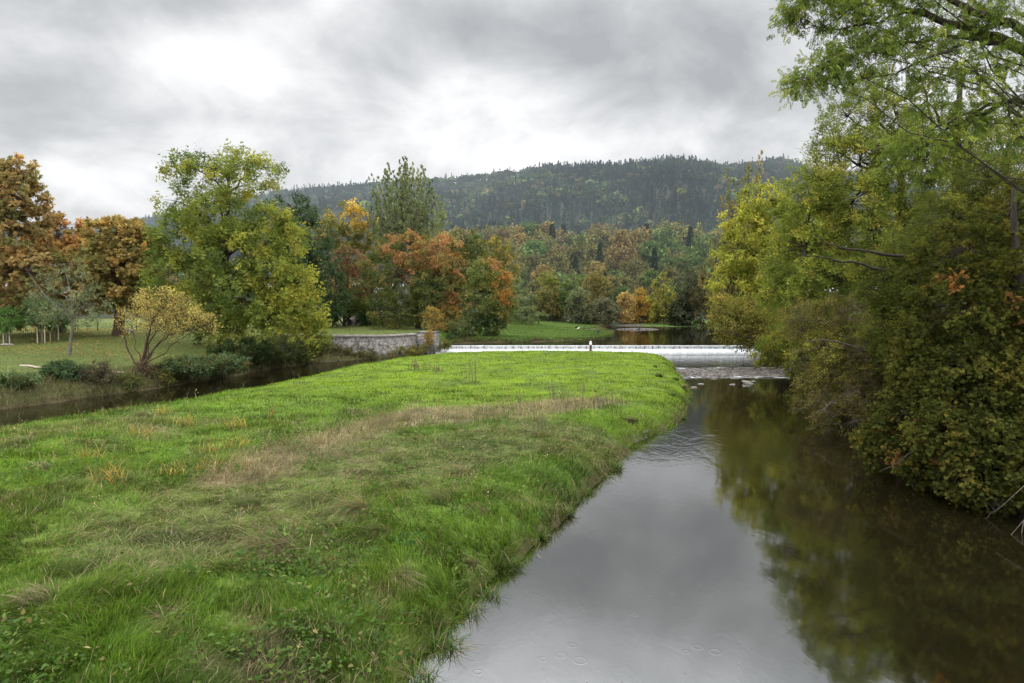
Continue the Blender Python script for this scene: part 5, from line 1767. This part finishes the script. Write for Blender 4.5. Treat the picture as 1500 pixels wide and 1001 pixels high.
    g = grow(407, [(0, 0, 0, .3), (-.3, -.2, 2.5, .25), (-.6, -.4, 6, .16), (-.5, 0, 9, .06)], B, PAL_RMAPLE, T_MAPLE, .105, rc=.5, twigs=8, per=7, br=.014, twig_r=.005, limb_r=.09, droop=.6, tints=tn, shell=.45,
             limbs=[L(b, (1560, 640, 22, .06), (1500, 690, 20, .045), (1470, 740, 19, .025), (1440, 760, 19, .01)), L(b, (1520, 590, 22, .08), (1440, 610, 21, .05), (1360, 650, 21, .03), (1290, 690, 21, .01))])
    tree('maple_tree', 'dark near maple at the right edge with orange-tinged leaves hanging over the water', 'tree', b, g, group=G)
    # inner dark maple / understory filling
    b = np.array([21.5, 31, H1(21.5, 31) - .05])
    Y = 31
    B = [bl(b, 1370, 430, Y, 70, 50, 100), bl(b, 1440, 400, Y, 60, 60, 90), bl(b, 1330, 480, Y, 56, 50, 90), bl(b, 1400, 330, Y, 60, 50, 80), bl(b, 1350, 380, Y, 50, 40, 70), bl(b, 1470, 480, Y, 60, 60, 80), bl(b, 1380, 520, Y - 1, 70, 50, 90),
         bl(b, 1310, 410, Y, 50, 40, 60), bl(b, 1450, 270, Y, 50, 50, 70)]
    g = grow(408, [(0, 0, 0, .35), (0, 0, 4, .28), (-.3, 0, 10, .1)], B, P_((90, 98, 36, .8, 3), (76, 84, 32, .75, 3), (110, 110, 38, .8, 1.5)), T_ASH3, .24, rc=.7, twigs=7, per=6, br=.02, twig_r=.005, droop=.5,
             limbs=[L(b, (1430, 420, 31, .12), (1350, 380, 30, .09), (1280, 370, 29, .06), (1215, 360, 29, .03), (1190, 340, 29, .012)), L(b, (1420, 430, 31, .1), (1320, 400, 30, .08), (1250, 385, 30, .05), (1160, 370, 29, .015))])
    tree('elder_tree', 'deep green tree behind the near maple with crooked dark boughs', 'tree', b, g, group=G)
    # tall dark trunked tree behind, seen through gaps
    b = gb(1402, 43)
    Y = 43
    B = [bl(b, 1390, 200, Y, 50, 40, 40), bl(b, 1440, 190, Y, 50, 44, 40), bl(b, 1350, 230, Y, 40, 34, 40), bl(b, 1470, 240, Y, 50, 50, 50), bl(b, 1400, 290, Y, 60, 44, 60), bl(b, 1350, 150, Y, 22, 24, 8)]
    g = grow(409, [(0, 0, 0, .45), (0, 0, 8, .36), (-.3, 0, 14, .26), (-.2, 0, 19, .1)], B, PAL_RASH, T_ASH3, .3, rc=.85, twigs=6, per=6, br=.03, twig_r=.006, droop=.4,
             limbs=[L(b, (1395, 260, 43, .14), (1370, 210, 43, .1), (1360, 150, 43, .07), (1345, 100, 43, .03))])
    tree('ash_tree', 'dark-trunked ash seen through the gap below the big overhead bough', 'tree', b, g, group=G)
    # overhead ash: trunk just outside the right edge, boughs sweep left
    b = np.array([18.2, 20.5, H1(18.2, 20.5) - .05])

    limbs = [L(b, (1640, 200, 20.5, .24), (1560, 120, 20.4, .19), (1490, 65, 20.3, .15), (1410, 42, 20.3, .11), (1340, 18, 20.3, .08), (1280, -5, 20.2, .05), (1210, -25, 20, .02)),
             L(b, (1640, 190, 20.5, .2), (1560, 90, 20, .15), (1490, 42, 19.8, .12), (1440, 22, 19.8, .1), (1390, -2, 19.8, .07), (1320, -40, 19.6, .03)),
             L(b, (1500, 72, 20.3, .09), (1440, 58, 20, .07), (1385, 52, 20, .05), (1320, 64, 20, .035), (1260, 78, 20, .02), (1180, 105, 20, .008)),
             L(b, (1420, 62, 20, .045), (1370, 80, 19.6, .035), (1310, 108, 19.5, .022), (1230, 125, 19.4, .01)),
             L(b, (1640, 240, 20.5, .16), (1560, 165, 20.6, .11), (1490, 145, 20.8, .08), (1430, 168, 21, .06), (1380, 195, 21, .04), (1320, 235, 21, .02)),
             L(b, (1490, 146, 20.8, .06), (1430, 160, 20.4, .045), (1370, 190, 20.2, .03), (1330, 215, 20.2, .012)),
             L(b, (1340, 18, 20.3, .04), (1290, 30, 20, .03), (1230, 45, 19.8, .02), (1170, 40, 19.8, .008))]
    B = [bl(b, 1190, 20, 20, 30, 22, 26), bl(b, 1240, 30, 20, 34, 28, 34), bl(b, 1170, -10, 20, 34, 24, 24), bl(b, 1300, 20, 20, 40, 34, 40), bl(b, 1260, 85, 19.8, 40, 22, 34), bl(b, 1200, 105, 19.8, 34, 20, 30), bl(b, 1175, 125, 19.8, 18, 12, 12),
         bl(b, 1320, 90, 20, 34, 24, 26), bl(b, 1370, 30, 20, 44, 34, 40), bl(b, 1440, 80, 20, 40, 34, 30), bl(b, 1480, 20, 20, 40, 36, 36), bl(b, 1390, 120, 20, 40, 28, 22), bl(b, 1240, -40, 20, 50, 30, 26), bl(b, 1340, -50, 20, 60, 34, 34),
         bl(b, 1380, 180, 20.6, 50, 30, 30), bl(b, 1340, 225, 20.6, 40, 26, 26), bl(b, 1460, 180, 20.6, 44, 36, 36), bl(b, 1440, -40, 20, 60, 40, 36), bl(b, 1500, 110, 20.6, 40, 36, 30), bl(b, 1540, 240, 20.6, 50, 50, 20)]
    # these clusters hang from the explicit boughs; the blobs' own limbs start at the trunk
    g = grow(410, [(0, 0, 0, .55), (0, 0, 5, .45), (-.2, 0, 10, .36), (0, 0, 16, .2)], B, P_((104, 120, 42, .9, 3), (84, 102, 38, .85, 3), (130, 138, 48, .95, 1.4)), T_ASH, .215, rc=.6, twigs=4, per=4, br=.012, twig_r=.005, limb_r=.035, droop=.55, limbs=limbs,
             shell=.35)
    tree('ash_tree', 'nearest ash, dark boughs sweeping in from the top right corner', 'tree', b, g, M_BARK, group=G)
    # back row so no holes show the sky low down
    for k, (px, Y, top, rx, p, lab) in enumerate(((1240, 72, 300, 80, PAL_RASH, 'green tree in the second row behind the airy ash'), (1360, 66, 300, 90, PAL_RASH, 'green tree in the second row behind the dark-trunked ash'),
                                                  (1480, 58, 270, 80, PAL_RASH, 'tree at the right edge in the second row'), (1170, 92, 330, 60, PAL_RYG, 'yellowish tree in the second row behind the fresh yellow-green one'),
                                                  (1600, 45, 260, 110, PAL_RASH, 'tall tree just beyond the right edge'))):
        b = gb(px, Y)
        h = (HORIZON - top)
        B = [bl(b, px, top + 40, Y, rx * .6, 40, 46), bl(b, px - rx * .4, top + 100, Y, rx * .6, 50, 56), bl(b, px + rx * .4, top + 100, Y, rx * .6, 50, 56), bl(b, px, top + 150, Y - 1, rx, 50, 80), bl(b, px, top + 220, Y - 1, rx, 40, 70)]
        g = grow(420 + k, [(0, 0, 0, .4), (0, 0, 6, .3), (0, 0, h * Y / F + 3, .06)], B, p, T_DIA, .34, rc=1.0, twigs=7, per=6, br=.03)
        tree('background_tree', lab, 'tree', b, g, group=G)
    # understory shrubs on the bank
    for k, (x, y, r, h) in enumerate(((16.4, 14, 1.4, 1.6), (18.2, 20, 1.6, 1.8), (19.5, 27, 1.6, 2.0), (20.8, 35, 1.7, 2.2), (23.2, 43, 1.8, 2.2), (25.5, 52, 2.0, 2.4), (27.8, 62, 2.0, 2.6), (30.5, 72, 2.2, 2.6), (33, 84, 2.2, 3.0), (36, 98, 2.6, 3.4))):
        b = np.array([x, y, H1(x, y) - .05])
        g = grow(440 + k, [(0, 0, 0, .08), (0, 0, .5, .06), (0, 0, 1, .03)], [(-.4, 0, h * .5, r, r, h * .6, 60), (-r * .8, 0, h * .3, r * .7, r * .8, h * .4, 34)], P_((48, 56, 24, .7, 3), (62, 66, 28, .7, 2), (38, 46, 22, .7, 2)), T_LEAF, .15, rc=.5, twigs=7, per=7, br=.012, twig_r=.005, limb_r=.04)
        tree('shrub', 'dark understory shrub at the foot of the right bank trees', 'shrub', b, g, group='dark shrubs lining the right bank', wood='stems', leafn='foliage')
    # dead twigs over the water at lower right
    mb = MB()
    base = at(1500, 705, 18.5)
    for pts in (((1540, 690, 18.5), (1500, 712, 18.2), (1475, 735, 18.0), (1458, 750, 17.9)), ((1540, 740, 18), (1500, 762, 17.8), (1480, 785, 17.6), (1462, 802, 17.5)), ((1500, 762, 17.8), (1495, 790, 17.7), (1490, 808, 17.6))):
        P = np.array([at(*q) for q in pts]) - base
        mb.tube(P, np.linspace(.014, .004, len(P)), 4)
    link('dead_branch', mb.mesh('dead_branch', M_TWIG), None, base, 'bare grey branch dipping towards the dark water at the right edge', 'branch')


# ------------------------------------------------------------------ forest and hill
def proto_broad(seed, palette, h=16, r=5.0, lsize=.75):
    rng = np.random.default_rng(seed)
    B = []
    for k in range(9):
        z = h * (.35 + .58 * rng.random())
        q = r * .55 * math.sin(math.pi * min(1, (z / h - .15) / .85)) + .3
        a = rng.random() * 6.28
        B.append((q * math.cos(a), q * math.sin(a), z, r * (.38 + .2 * rng.random()), r * (.38 + .2 * rng.random()), h * .12, 20))
    B.append((0, 0, h * .9, r * .35, r * .35, h * .1, 18))
    B.append((0, 0, h * .35, r * .75, r * .75, h * .18, 34))
    return grow(seed, [(0, 0, 0, .3), (0, 0, h * .4, .22), (0, 0, h * .9, .05)], B, palette, T_DIA, lsize, rc=1.1, twigs=6, per=3, br=.05, limb_r=.12, jit=.2)


def proto_spruce(seed, h=24, r=5.0):
    rng = np.random.default_rng(seed)
    n = 2200
    z = h * (.08 + .92 * rng.random(n) ** 1.25)
    tier = (z / h * 13) % 1.0
    rr = r * (1 - z / h) ** 1.05 * (.6 + .4 * (1 - tier)) * (.35 + .65 * rng.random(n) ** .5) + .1
    a = rng.random(n) * 6.28
    P = np.stack([rr * np.cos(a), rr * np.sin(a), z - rr * .25], 1)
    D = np.stack([np.cos(a), np.sin(a), -.55 + 0 * a], 1) + rng.normal(0, .25, (n, 3))
    cols = np.array([lin(56, 70, 54), lin(46, 60, 48), lin(66, 78, 56)]) * 1.0
    C = cols[rng.integers(3, size=n)] * np.exp(rng.normal(0, .2, n))[:, None]
    W = MB()
    W.tube([(0, 0, 0), (0, 0, h * .5), (0, 0, h * .98)], [.3, .2, .03], 6)
    return W, scatter(*T_DIA, P, D, np.tile([0, 0, 1.0], (n, 1)) + rng.normal(0, .3, (n, 3)), .95 * (.6 + .6 * rng.random(n)), C)


def build_forest():
    rng = np.random.default_rng(600)
    kinds = {
        'green': (P_((74, 92, 46, 1.1, 3), (66, 84, 46, 1.05, 3), (96, 110, 58, 1.1, 1)), 'mid green broadleaf tree in the wood across the river bend'),
        'bright': (P_((106, 124, 66, 1.1, 3), (92, 112, 62, 1.1, 2)), 'light green broadleaf tree in the wood across the river bend'),
        'olive': (P_((100, 98, 56, 1.1, 3), (86, 88, 50, 1.1, 3), (114, 106, 58, 1.1, 1)), 'olive-brown broadleaf tree in the wood across the river bend'),
        'rust': (P_((120, 102, 60, 1.0, 3), (106, 94, 56, 1.0, 2), (134, 114, 64, 1.0, 1)), 'rusty orange broadleaf tree in the wood across the river bend'),
        'brown': (P_((106, 92, 66, 1.0, 3), (94, 86, 58, 1.0, 2)), 'reddish brown broadleaf tree in the wood across the river bend')}
    protos = {}
    for i, (k, (p, lab)) in enumerate(kinds.items()):
        protos[k] = []
        for v in range(2):
            protos[k].append((grow_cache(500 + 10 * i + v, p), lab))
    sp = [(proto_spruce(550 + v), 'dark spruce tree in the wood across the river bend') for v in range(2)]
    made = {}

    def put(kind, v, x, y, s, z=None):
        wl, lab = (sp[v] if kind == 'spruce' else protos[kind][v])
        z = H1(x, y) - .2 if z is None else z
        grp = {'spruce': 'spruces'}.get(kind, kind + ' broadleaf trees') + ' in the wood across the river bend'
        key = (kind, v)
        if key not in made:
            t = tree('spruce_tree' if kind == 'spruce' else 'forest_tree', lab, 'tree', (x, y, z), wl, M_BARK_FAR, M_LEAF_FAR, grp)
            t.scale = (s, s, s * 1.0)
            t.rotation_euler = (0, 0, rng.random() * 6)
            made[key] = t
        else:
            dup(made[key], (x, y, z), rng.random() * 6.28, (s * (.9 + .2 * rng.random()), s, s * (.92 + .2 * rng.random())))
    # rows of the wood
    for (Y, y0, n, top0, top1, w) in ((205, 640, 14, 400, 415, dict(green=3, bright=2, olive=2, rust=.35, spruce=.4)), (228, 640, 15, 382, 400, dict(green=3, bright=2, olive=2, rust=.6, spruce=.8)),
                                      (255, 640, 16, 364, 385, dict(green=3, olive=2.5, rust=.9, spruce=1.2, bright=.8)), (285, 640, 17, 350, 368, dict(green=2, olive=3, rust=.8, brown=.5, spruce=1.5)),
                                      (320, 640, 19, 340, 354, dict(green=2, olive=3, rust=.9, brown=.6, spruce=1.4)), (360, 640, 20, 338, 348, dict(green=2, olive=2, rust=1.0, brown=.6, spruce=1.4)),
                                      (410, 640, 20, 336, 346, dict(green=2, olive=2, rust=1.0, brown=.6, spruce=1.3))):
        ks = list(w)
        pw = np.array([w[k] for k in ks])
        for i in range(n):
            px = 610 + (1130 - 610) * (i + .5 + rng.uniform(-.35, .35)) / n
            x = (px - 750) / F * Y
            y = Y + rng.uniform(-9, 9)
            kind = ks[rng.choice(len(ks), p=pw / pw.sum())]
            top = rng.uniform(top0, top1) - (10 if kind == 'spruce' else 0)
            zt = CAM_Z + (HORIZON - top) * y / F
            z = H1(x, y) - .2
            put(kind, int(rng.integers(2)), x, y, (zt - z) / (24 if kind == 'spruce' else 16.0), z)
    # left part of the wood behind the lawn trees
    for i in range(16):
        px = 150 + 30 * i + rng.uniform(-10, 10)
        Y = rng.uniform(190, 260)
        x = (px - 750) / F * Y
        z = H1(x, Y) - .2
        zt = CAM_Z + (HORIZON - rng.uniform(385, 410)) * Y / F
        put(['green', 'olive', 'rust', 'green'][int(rng.integers(4))], int(rng.integers(2)), x, Y, (zt - z) / 16, z)
    # waterside trees, each of its own look
    F_ = [(772, 182, 432, 26, PAL_GREYG, 'grey-green willow at the left of the far waterside row'), (800, 186, 398, 18, P_((120, 124, 56, .85, 3), (104, 112, 52, .85, 2)), 'slim yellow-green tree in the far waterside row'),
          (806, 178, 418, 20, P_((112, 104, 58, .85, 3), (92, 94, 56, .85, 2)), 'ochre-tinged willow in the far waterside row'), (842, 184, 402, 26, P_((100, 116, 66, .85, 3), (84, 102, 58, .85, 2)), 'fresh green pointed tree in the far waterside row'),
          (850, 174, 422, 20, P_((110, 114, 82, .85, 3), (92, 100, 70, .85, 2)), 'small silver-grey willow in the middle of the far waterside row'), (875, 184, 396, 22, P_((122, 110, 62, .85, 3), (104, 100, 56, .85, 2)), 'tall brownish willow behind the silver-grey ones'),
          (882, 172, 438, 26, P_((108, 106, 82, .85, 3), (88, 90, 66, .85, 2)), 'wide silver-grey willow above the sandbar'), (912, 182, 420, 18, P_((74, 98, 62, .85, 3), (60, 84, 52, .85, 2)), 'green tree behind the small orange one'),
          (917, 174, 428, 11, P_((182, 152, 92, .8, 3), (160, 140, 84, .8, 2)), 'small bright orange tree in the far waterside row'), (938, 176, 424, 14, P_((176, 138, 56, .9, 3), (140, 120, 52, .85, 2)), 'yellow-orange bush right of the small bright orange tree'),
          (972, 172, 402, 26, P_((142, 138, 54, .9, 3), (118, 118, 52, .85, 3), (108, 104, 54, .85, 1)), 'rounded yellow tree above the far bank'), (955, 178, 420, 18, P_((112, 98, 66, .85, 3), (96, 88, 58, .85, 2)), 'brownish bush left of the rounded yellow tree'),
          (1012, 164, 378, 32, P_((84, 90, 66, .8, 3), (66, 72, 52, .8, 3), (96, 98, 74, .8, 1)), 'large dull grey-green willow leaning over the far pool'), (1045, 158, 392, 30, P_((88, 80, 52, .8, 3), (70, 68, 44, .8, 2)), 'dark brownish tree right of the dull willow'),
          (1000, 166, 440, 20, P_((62, 70, 44, .75, 3), (50, 58, 38, .75, 2)), 'dark bush at the water under the dull willow'), (745, 172, 420, 16, PAL_GREYG, 'grey tree just right of the egg-shaped tree'),
          (1080, 150, 420, 40, P_((80, 78, 44, .8, 3), (62, 64, 40, .75, 2)), 'dark tree behind the ochre overhang')]
    for k, (px, Y, top, rx, p, lab) in enumerate(F_):
        b = gb(px, Y)
        h = (CAM_Z + (HORIZON - top) * Y / F) - b[2]
        r = rx * Y / F
        rg = np.random.default_rng(700 + k)
        B = [(0, 0, h * .82, r * .6, r * .6, h * .17, 24)]
        for q in range(7):
            a = rg.random() * 6.28
            z = h * (.22 + .5 * rg.random())
            B.append((r * .45 * math.cos(a), r * .45 * math.sin(a), z, r * .6, r * .6, h * .18, 22))
        B.append((0, -.3 * r, h * .16, r * .9, r * .7, h * .16, 30))
        g = grow(700 + k, [(0, 0, 0, .25), (0, 0, h * .4, .18), (0, 0, h * .85, .04)], B, p, T_DIA, .5, rc=.95, twigs=6, per=5, br=.035, limb_r=.1, updir=.3)
        tree('waterside_tree', lab, 'tree', b, g, M_BARK_FAR, M_LEAF, 'trees along the far bank of the pool')


_gc = {}


def grow_cache(seed, p):
    if seed not in _gc:
        _gc[seed] = proto_broad(seed, p)
    return _gc[seed]


CREST = np.array([(-500, 352), (-200, 350), (0, 352), (120, 346), (180, 336), (240, 324), (320, 305), (420, 289), (520, 282), (650, 274), (760, 263), (820, 256), (900, 257), (940, 252), (985, 246), (1030, 252), (1060, 258),
                  (1100, 252), (1140, 243), (1170, 254), (1220, 264), (1320, 282), (1500, 310), (1700, 340), (2000, 352)], float)


def build_hill():
    rng = np.random.default_rng(900)
    px = np.linspace(-480, 1980, 260)
    cy = np.interp(px, CREST[:, 0], CREST[:, 1])
    D = np.interp(px, [-480, 240, 520, 800, 1060, 1140, 1250, 1980], [1900, 1800, 1350, 1050, 1000, 1250, 1250, 1400])
    a = (px - 750) / F
    nt_ = 60
    ts = np.concatenate([np.linspace(0, 1, nt_), [1.12, 1.3]])
    zc = CAM_Z + (HORIZON - cy) / F * D

    def surf(ai, t):
        """hill surface at column a, fraction t from foot to crest"""
        d = np.interp(ai, a, D)
        z1 = np.interp(ai, a, zc)
        y = 430 + (d - 430) * t
        tt = np.clip(t, 0, 1)
        rid = (fbm(ai * 900, y, 170, 71) - .5) * 74 * np.sin(np.pi * np.clip(tt, 0, 1)) ** .8
        z = 20 + (z1 - 20) * (tt ** 1.12) + rid - np.maximum(t - 1, 0) * 260
        return np.stack([ai * y, y, z], -1)
    A, Tt = np.meshgrid(a, ts)
    V = surf(A.ravel(), Tt.ravel())
    nx, ny = len(a), len(ts)
    i = (np.arange(ny - 1)[:, None] * nx + np.arange(nx - 1)[None]).reshape(-1)
    Q = np.stack([i, i + 1, i + nx + 1, i + nx], 1)
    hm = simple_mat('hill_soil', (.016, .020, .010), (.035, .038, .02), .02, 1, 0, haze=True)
    link('hill', mesh_quads('hill', V, Q, hm, None, True), kind='structure')
    # forest on it, one mass
    n = 15000
    ai = rng.uniform(-.80, 1.0, n)
    t = rng.random(n) ** .8
    t[:900] = .985 + .02 * rng.random(900)
    P = surf(ai, t)
    # conifer stands by noise
    con = (fbm(P[:, 0], P[:, 1], 120, 75) + .3 * rng.random(n)) > .73
    con[:900] = rng.random(900) < .35
    hg = fbm(P[:, 0], P[:, 1], 90, 78)
    sc_ = P[:, 1] / 1000.0
    Hh = np.where(con, 17, 13) * (.7 + .55 * rng.random(n)) * (.75 + .25 * sc_)
    R = np.where(con, 3.9, 6.6) * (.7 + .5 * rng.random(n)) * (.8 + .2 * sc_)
    gcol = np.array([lin(60, 72, 50), lin(74, 82, 52), lin(50, 62, 46), lin(84, 84, 60), lin(92, 84, 64), lin(88, 104, 56)]) * 1.25
    w = np.array([3, 2.5, 3, 1.2, .9, .5])
    C = gcol[rng.choice(6, n, p=w / w.sum())]
    warm = hg > .6
    C[warm] = C[warm] * np.array([1.1, 1.0, .95])
    ccol = np.array([lin(50, 62, 52), lin(44, 54, 46), lin(58, 68, 54)]) * .9
    C[con] = ccol[rng.integers(3, size=con.sum())]
    C = C * np.exp(rng.normal(0, .24, n))[:, None] * (.55 + .8 * sstep(.3, .7, fbm(P[:, 0], P[:, 1] * .8, 60, 79)))[:, None] * .82

    def templ(seed, conifer, m):
        rg = np.random.default_rng(seed)
        V, Q = [], []
        for k in range(m):
            if conifer:
                z = rg.random() ** 1.3
                r = (1 - z) * (.5 + .5 * rg.random()) + .03
                an = rg.random() * 6.28
                c = np.array([r * math.cos(an), r * math.sin(an), z])
                d = np.array([math.cos(an), math.sin(an), -.05])
                s = np.array([-math.sin(an), math.cos(an), 0]) * .26
                sx = .34
            else:
                d = unit(rg.normal(0, 1, 3))
                d[2] = abs(d[2]) * .9 - .15
                c = np.array([d[0] * .8, d[1] * .8, .58 + .40 * d[2]]) * (.8 + .25 * rg.random())
                s = unit(np.cross(d, rg.normal(0, 1, 3))) * .3
                sx = .3
            e = unit(np.cross(d, s) + rg.normal(0, .25, 3)) * sx
            zs = np.array([1, 1, .32 if conifer else .42])
            b = len(V)
            V += [c - s * zs, c + e * zs, c + s * zs, c - e * zs]
            Q.append([b, b + 1, b + 2, b + 3])
        return np.array(V), np.array(Q)
    mb = []
    off = 0
    for v in range(6):
        conifer = v < 3
        idx = np.where((con if conifer else ~con) & (np.arange(n) % 3 == v % 3))[0]
        m = 34 if conifer else 56
        T, TQ = templ(920 + v, conifer, m)
        th = rng.random(len(idx)) * 6.28
        ca, sa = np.cos(th), np.sin(th)
        x = (T[None, :, 0] * ca[:, None] - T[None, :, 1] * sa[:, None]) * R[idx][:, None]
        y = (T[None, :, 0] * sa[:, None] + T[None, :, 1] * ca[:, None]) * R[idx][:, None]
        z = T[None, :, 2] * Hh[idx][:, None]
        Vv = np.stack([x, y, z], -1) + P[idx][:, None, :]
        Qq = (np.arange(len(idx))[:, None, None] * len(T) + TQ[None]).reshape(-1, 4) + off
        jit = np.repeat(np.exp(rng.normal(0, .16, (len(idx), m))), 4, 1)
        Cc = C[idx][:, None, :] * jit[:, :, None]
        mb.append((Vv.reshape(-1, 3), Qq, Cc.reshape(-1, 3)))
        off += len(Vv.reshape(-1, 3))
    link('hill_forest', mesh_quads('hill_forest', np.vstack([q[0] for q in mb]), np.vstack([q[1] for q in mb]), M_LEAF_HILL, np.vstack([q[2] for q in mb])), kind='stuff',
         label='dense mixed autumn forest covering the long hill behind the river', cat='forest')


# ------------------------------------------------------------------ sky, light, camera
def build_world():
    w = bpy.data.worlds.new('World')
    sc.world = w
    w.use_nodes = True
    nt = w.node_tree
    nt.nodes.clear()
    sky = N(nt, 'ShaderNodeTexSky', sky_type='NISHITA')
    sky.sun_disc = False
    sky.sun_elevation = SUN_EL
    sky.sun_rotation = SUN_AZ
    bg1 = N(nt, 'ShaderNodeBackground')
    bg1.inputs[1].default_value = .1
    nt.links.new(sky.outputs[0], bg1.inputs[0])
    tc = N(nt, 'ShaderNodeTexCoord')
    d = tc.outputs['Generated']
    s = N(nt, 'ShaderNodeSeparateXYZ')
    nt.links.new(d, s.inputs[0])
    zz = math_node(nt, 'ADD', math_node(nt, 'MAXIMUM', s.outputs[2], 0.0), .50)
    cx = math_node(nt, 'DIVIDE', s.outputs[0], zz)
    cy = math_node(nt, 'DIVIDE', s.outputs[1], zz)
    cmb = N(nt, 'ShaderNodeCombineXYZ')
    nt.links.new(cx, cmb.inputs[0])
    nt.links.new(math_node(nt, 'MULTIPLY', cy, 1.0), cmb.inputs[1])
    n1 = noise(nt, cmb.outputs[0], 2.1, 8, .50, .35)
    mp = N(nt, 'ShaderNodeMapping')
    mp.inputs['Location'].default_value = (3.1, 1.7, .4)
    nt.links.new(cmb.outputs[0], mp.inputs[0])
    n2 = noise(nt, mp.outputs[0], 5.0, 8, .55, .4)
    v = math_node(nt, 'ADD', math_node(nt, 'MULTIPLY_ADD', n1, 1.15, -.22), math_node(nt, 'MULTIPLY_ADD', n2, .80, -.195))   # about .7
    # big soft masses of cloud: brighter break and darker banks, by direction

    def mass(px, py, sx, sy, amt):
        ax, bz = ray(px, py)
        q = unit(np.array([ax, 1.0, bz]))
        dx = math_node(nt, 'DIVIDE', math_node(nt, 'SUBTRACT', math_node(nt, 'DIVIDE', s.outputs[0], math_node(nt, 'MAXIMUM', s.outputs[1], .05)), float(q[0] / q[1])), sx / F)
        dz = math_node(nt, 'DIVIDE', math_node(nt, 'SUBTRACT', math_node(nt, 'DIVIDE', s.outputs[2], math_node(nt, 'MAXIMUM', s.outputs[1], .05)), float(q[2] / q[1])), sy / F)
        r2 = math_node(nt, 'ADD', math_node(nt, 'MULTIPLY', dx, dx), math_node(nt, 'MULTIPLY', dz, dz))
        return math_node(nt, 'MULTIPLY', math_node(nt, 'POWER', 2.718, math_node(nt, 'MULTIPLY', r2, -1.0)), amt)
    for q in ((260, 95, 150, 60, .17), (690, 130, 110, 60, .16), (600, 210, 380, 45, .10), (900, 60, 220, 62, -.16), (860, 180, 220, 34, .08), (1060, 130, 150, 60, -.12), (40, 110, 150, 80, -.14), (290, 5, 80, 32, -.18), (450, 50, 90, 60, .07), (640, 30, 150, 36, -.05), (340, 170, 150, 20, -.10), (950, 225, 260, 26, .10), (60, 270, 130, 30, .14)):
        v = math_node(nt, 'ADD', v, mass(*q))
    col = ramp(nt, v, [(.30, (.42, .435, .45)), (.44, (.53, .545, .555)), (.56, (.65, .66, .675)), (.67, (.78, .79, .80)), (.78, (.91, .915, .92)), (.95, (1.04, 1.04, 1.04))])
    # an overcast sky is brighter towards the zenith
    mrn = N(nt, 'ShaderNodeMapRange', interpolation_type='SMOOTHSTEP')
    nt.links.new(s.outputs[2], mrn.inputs[0])
    for i, q in ((1, .39), (2, .66), (3, 1.12), (4, ZENITH)):
        mrn.inputs[i].default_value = q
    # sky behind the bridge brightened as added fill for surfaces facing the camera
    mrb = N(nt, 'ShaderNodeMapRange', interpolation_type='SMOOTHSTEP')
    nt.links.new(s.outputs[1], mrb.inputs[0])
    for i, q in ((1, .45), (2, -.6), (3, 1.12), (4, 4.5)):
        mrb.inputs[i].default_value = q
    bg2 = N(nt, 'ShaderNodeBackground')
    nt.links.new(col, bg2.inputs[0])
    nt.links.new(math_node(nt, 'MAXIMUM', mrn.outputs[0], mrb.outputs[0]), bg2.inputs[1])
    mx = N(nt, 'ShaderNodeMixShader')
    mx.inputs[0].default_value = .96
    nt.links.new(bg1.outputs[0], mx.inputs[1])
    nt.links.new(bg2.outputs[0], mx.inputs[2])
    o = N(nt, 'ShaderNodeOutputWorld')
    nt.links.new(mx.outputs[0], o.inputs[0])


SUN_EL = rad(42)
SUN_AZ = rad(-28)      # bearing from +Y, clockwise: a little left of straight ahead
ZENITH = 4.7


def build_light_camera():
    l = bpy.data.lights.new('sun', 'SUN')
    l.energy = 1.7
    l.angle = rad(20)
    l.color = (1.0, .96, .9)
    o = bpy.data.objects.new('sun', l)
    COL.objects.link(o)
    d = np.array([math.sin(SUN_AZ) * math.cos(SUN_EL), math.cos(SUN_AZ) * math.cos(SUN_EL), math.sin(SUN_EL)])
    from mathutils import Vector
    o.rotation_euler = Vector(d).to_track_quat('Z', 'Y').to_euler()
    o.location = (0, 0, 60)
    c = bpy.data.cameras.new('camera')
    c.sensor_width = 36
    c.lens = 24.0
    c.clip_start = .1
    c.clip_end = 6000
    co = bpy.data.objects.new('camera', c)
    COL.objects.link(co)
    co.location = (0, 0, CAM_Z)
    co.rotation_euler = (math.pi / 2 - PITCH, 0, 0)
    sc.camera = co
    sc.view_settings.view_transform = 'Standard'
    sc.view_settings.look = 'None'
    sc.view_settings.exposure = 0
    cy = sc.cycles
    cy.use_adaptive_sampling = True
    cy.adaptive_threshold = .02
    cy.use_denoising = True
    cy.denoiser = 'OPENIMAGEDENOISE'
    cy.denoising_input_passes = 'RGB_ALBEDO_NORMAL'
    cy.max_bounces = 6
    cy.diffuse_bounces = 3
    cy.glossy_bounces = 2
    cy.transmission_bounces = 4
    cy.transparent_max_bounces = 6
    cy.caustics_reflective = False
    cy.caustics_refractive = False
    cy.sample_clamp_indirect = 6


build_world()
build_light_camera()
build_ground()
build_water()
build_weir()
build_wall()
build_hill()
build_forest()
build_left_trees()
build_bank_plants()
build_rocks()
build_fence()
build_birds()
build_grass()
build_meadow_plants()
build_right_trees()
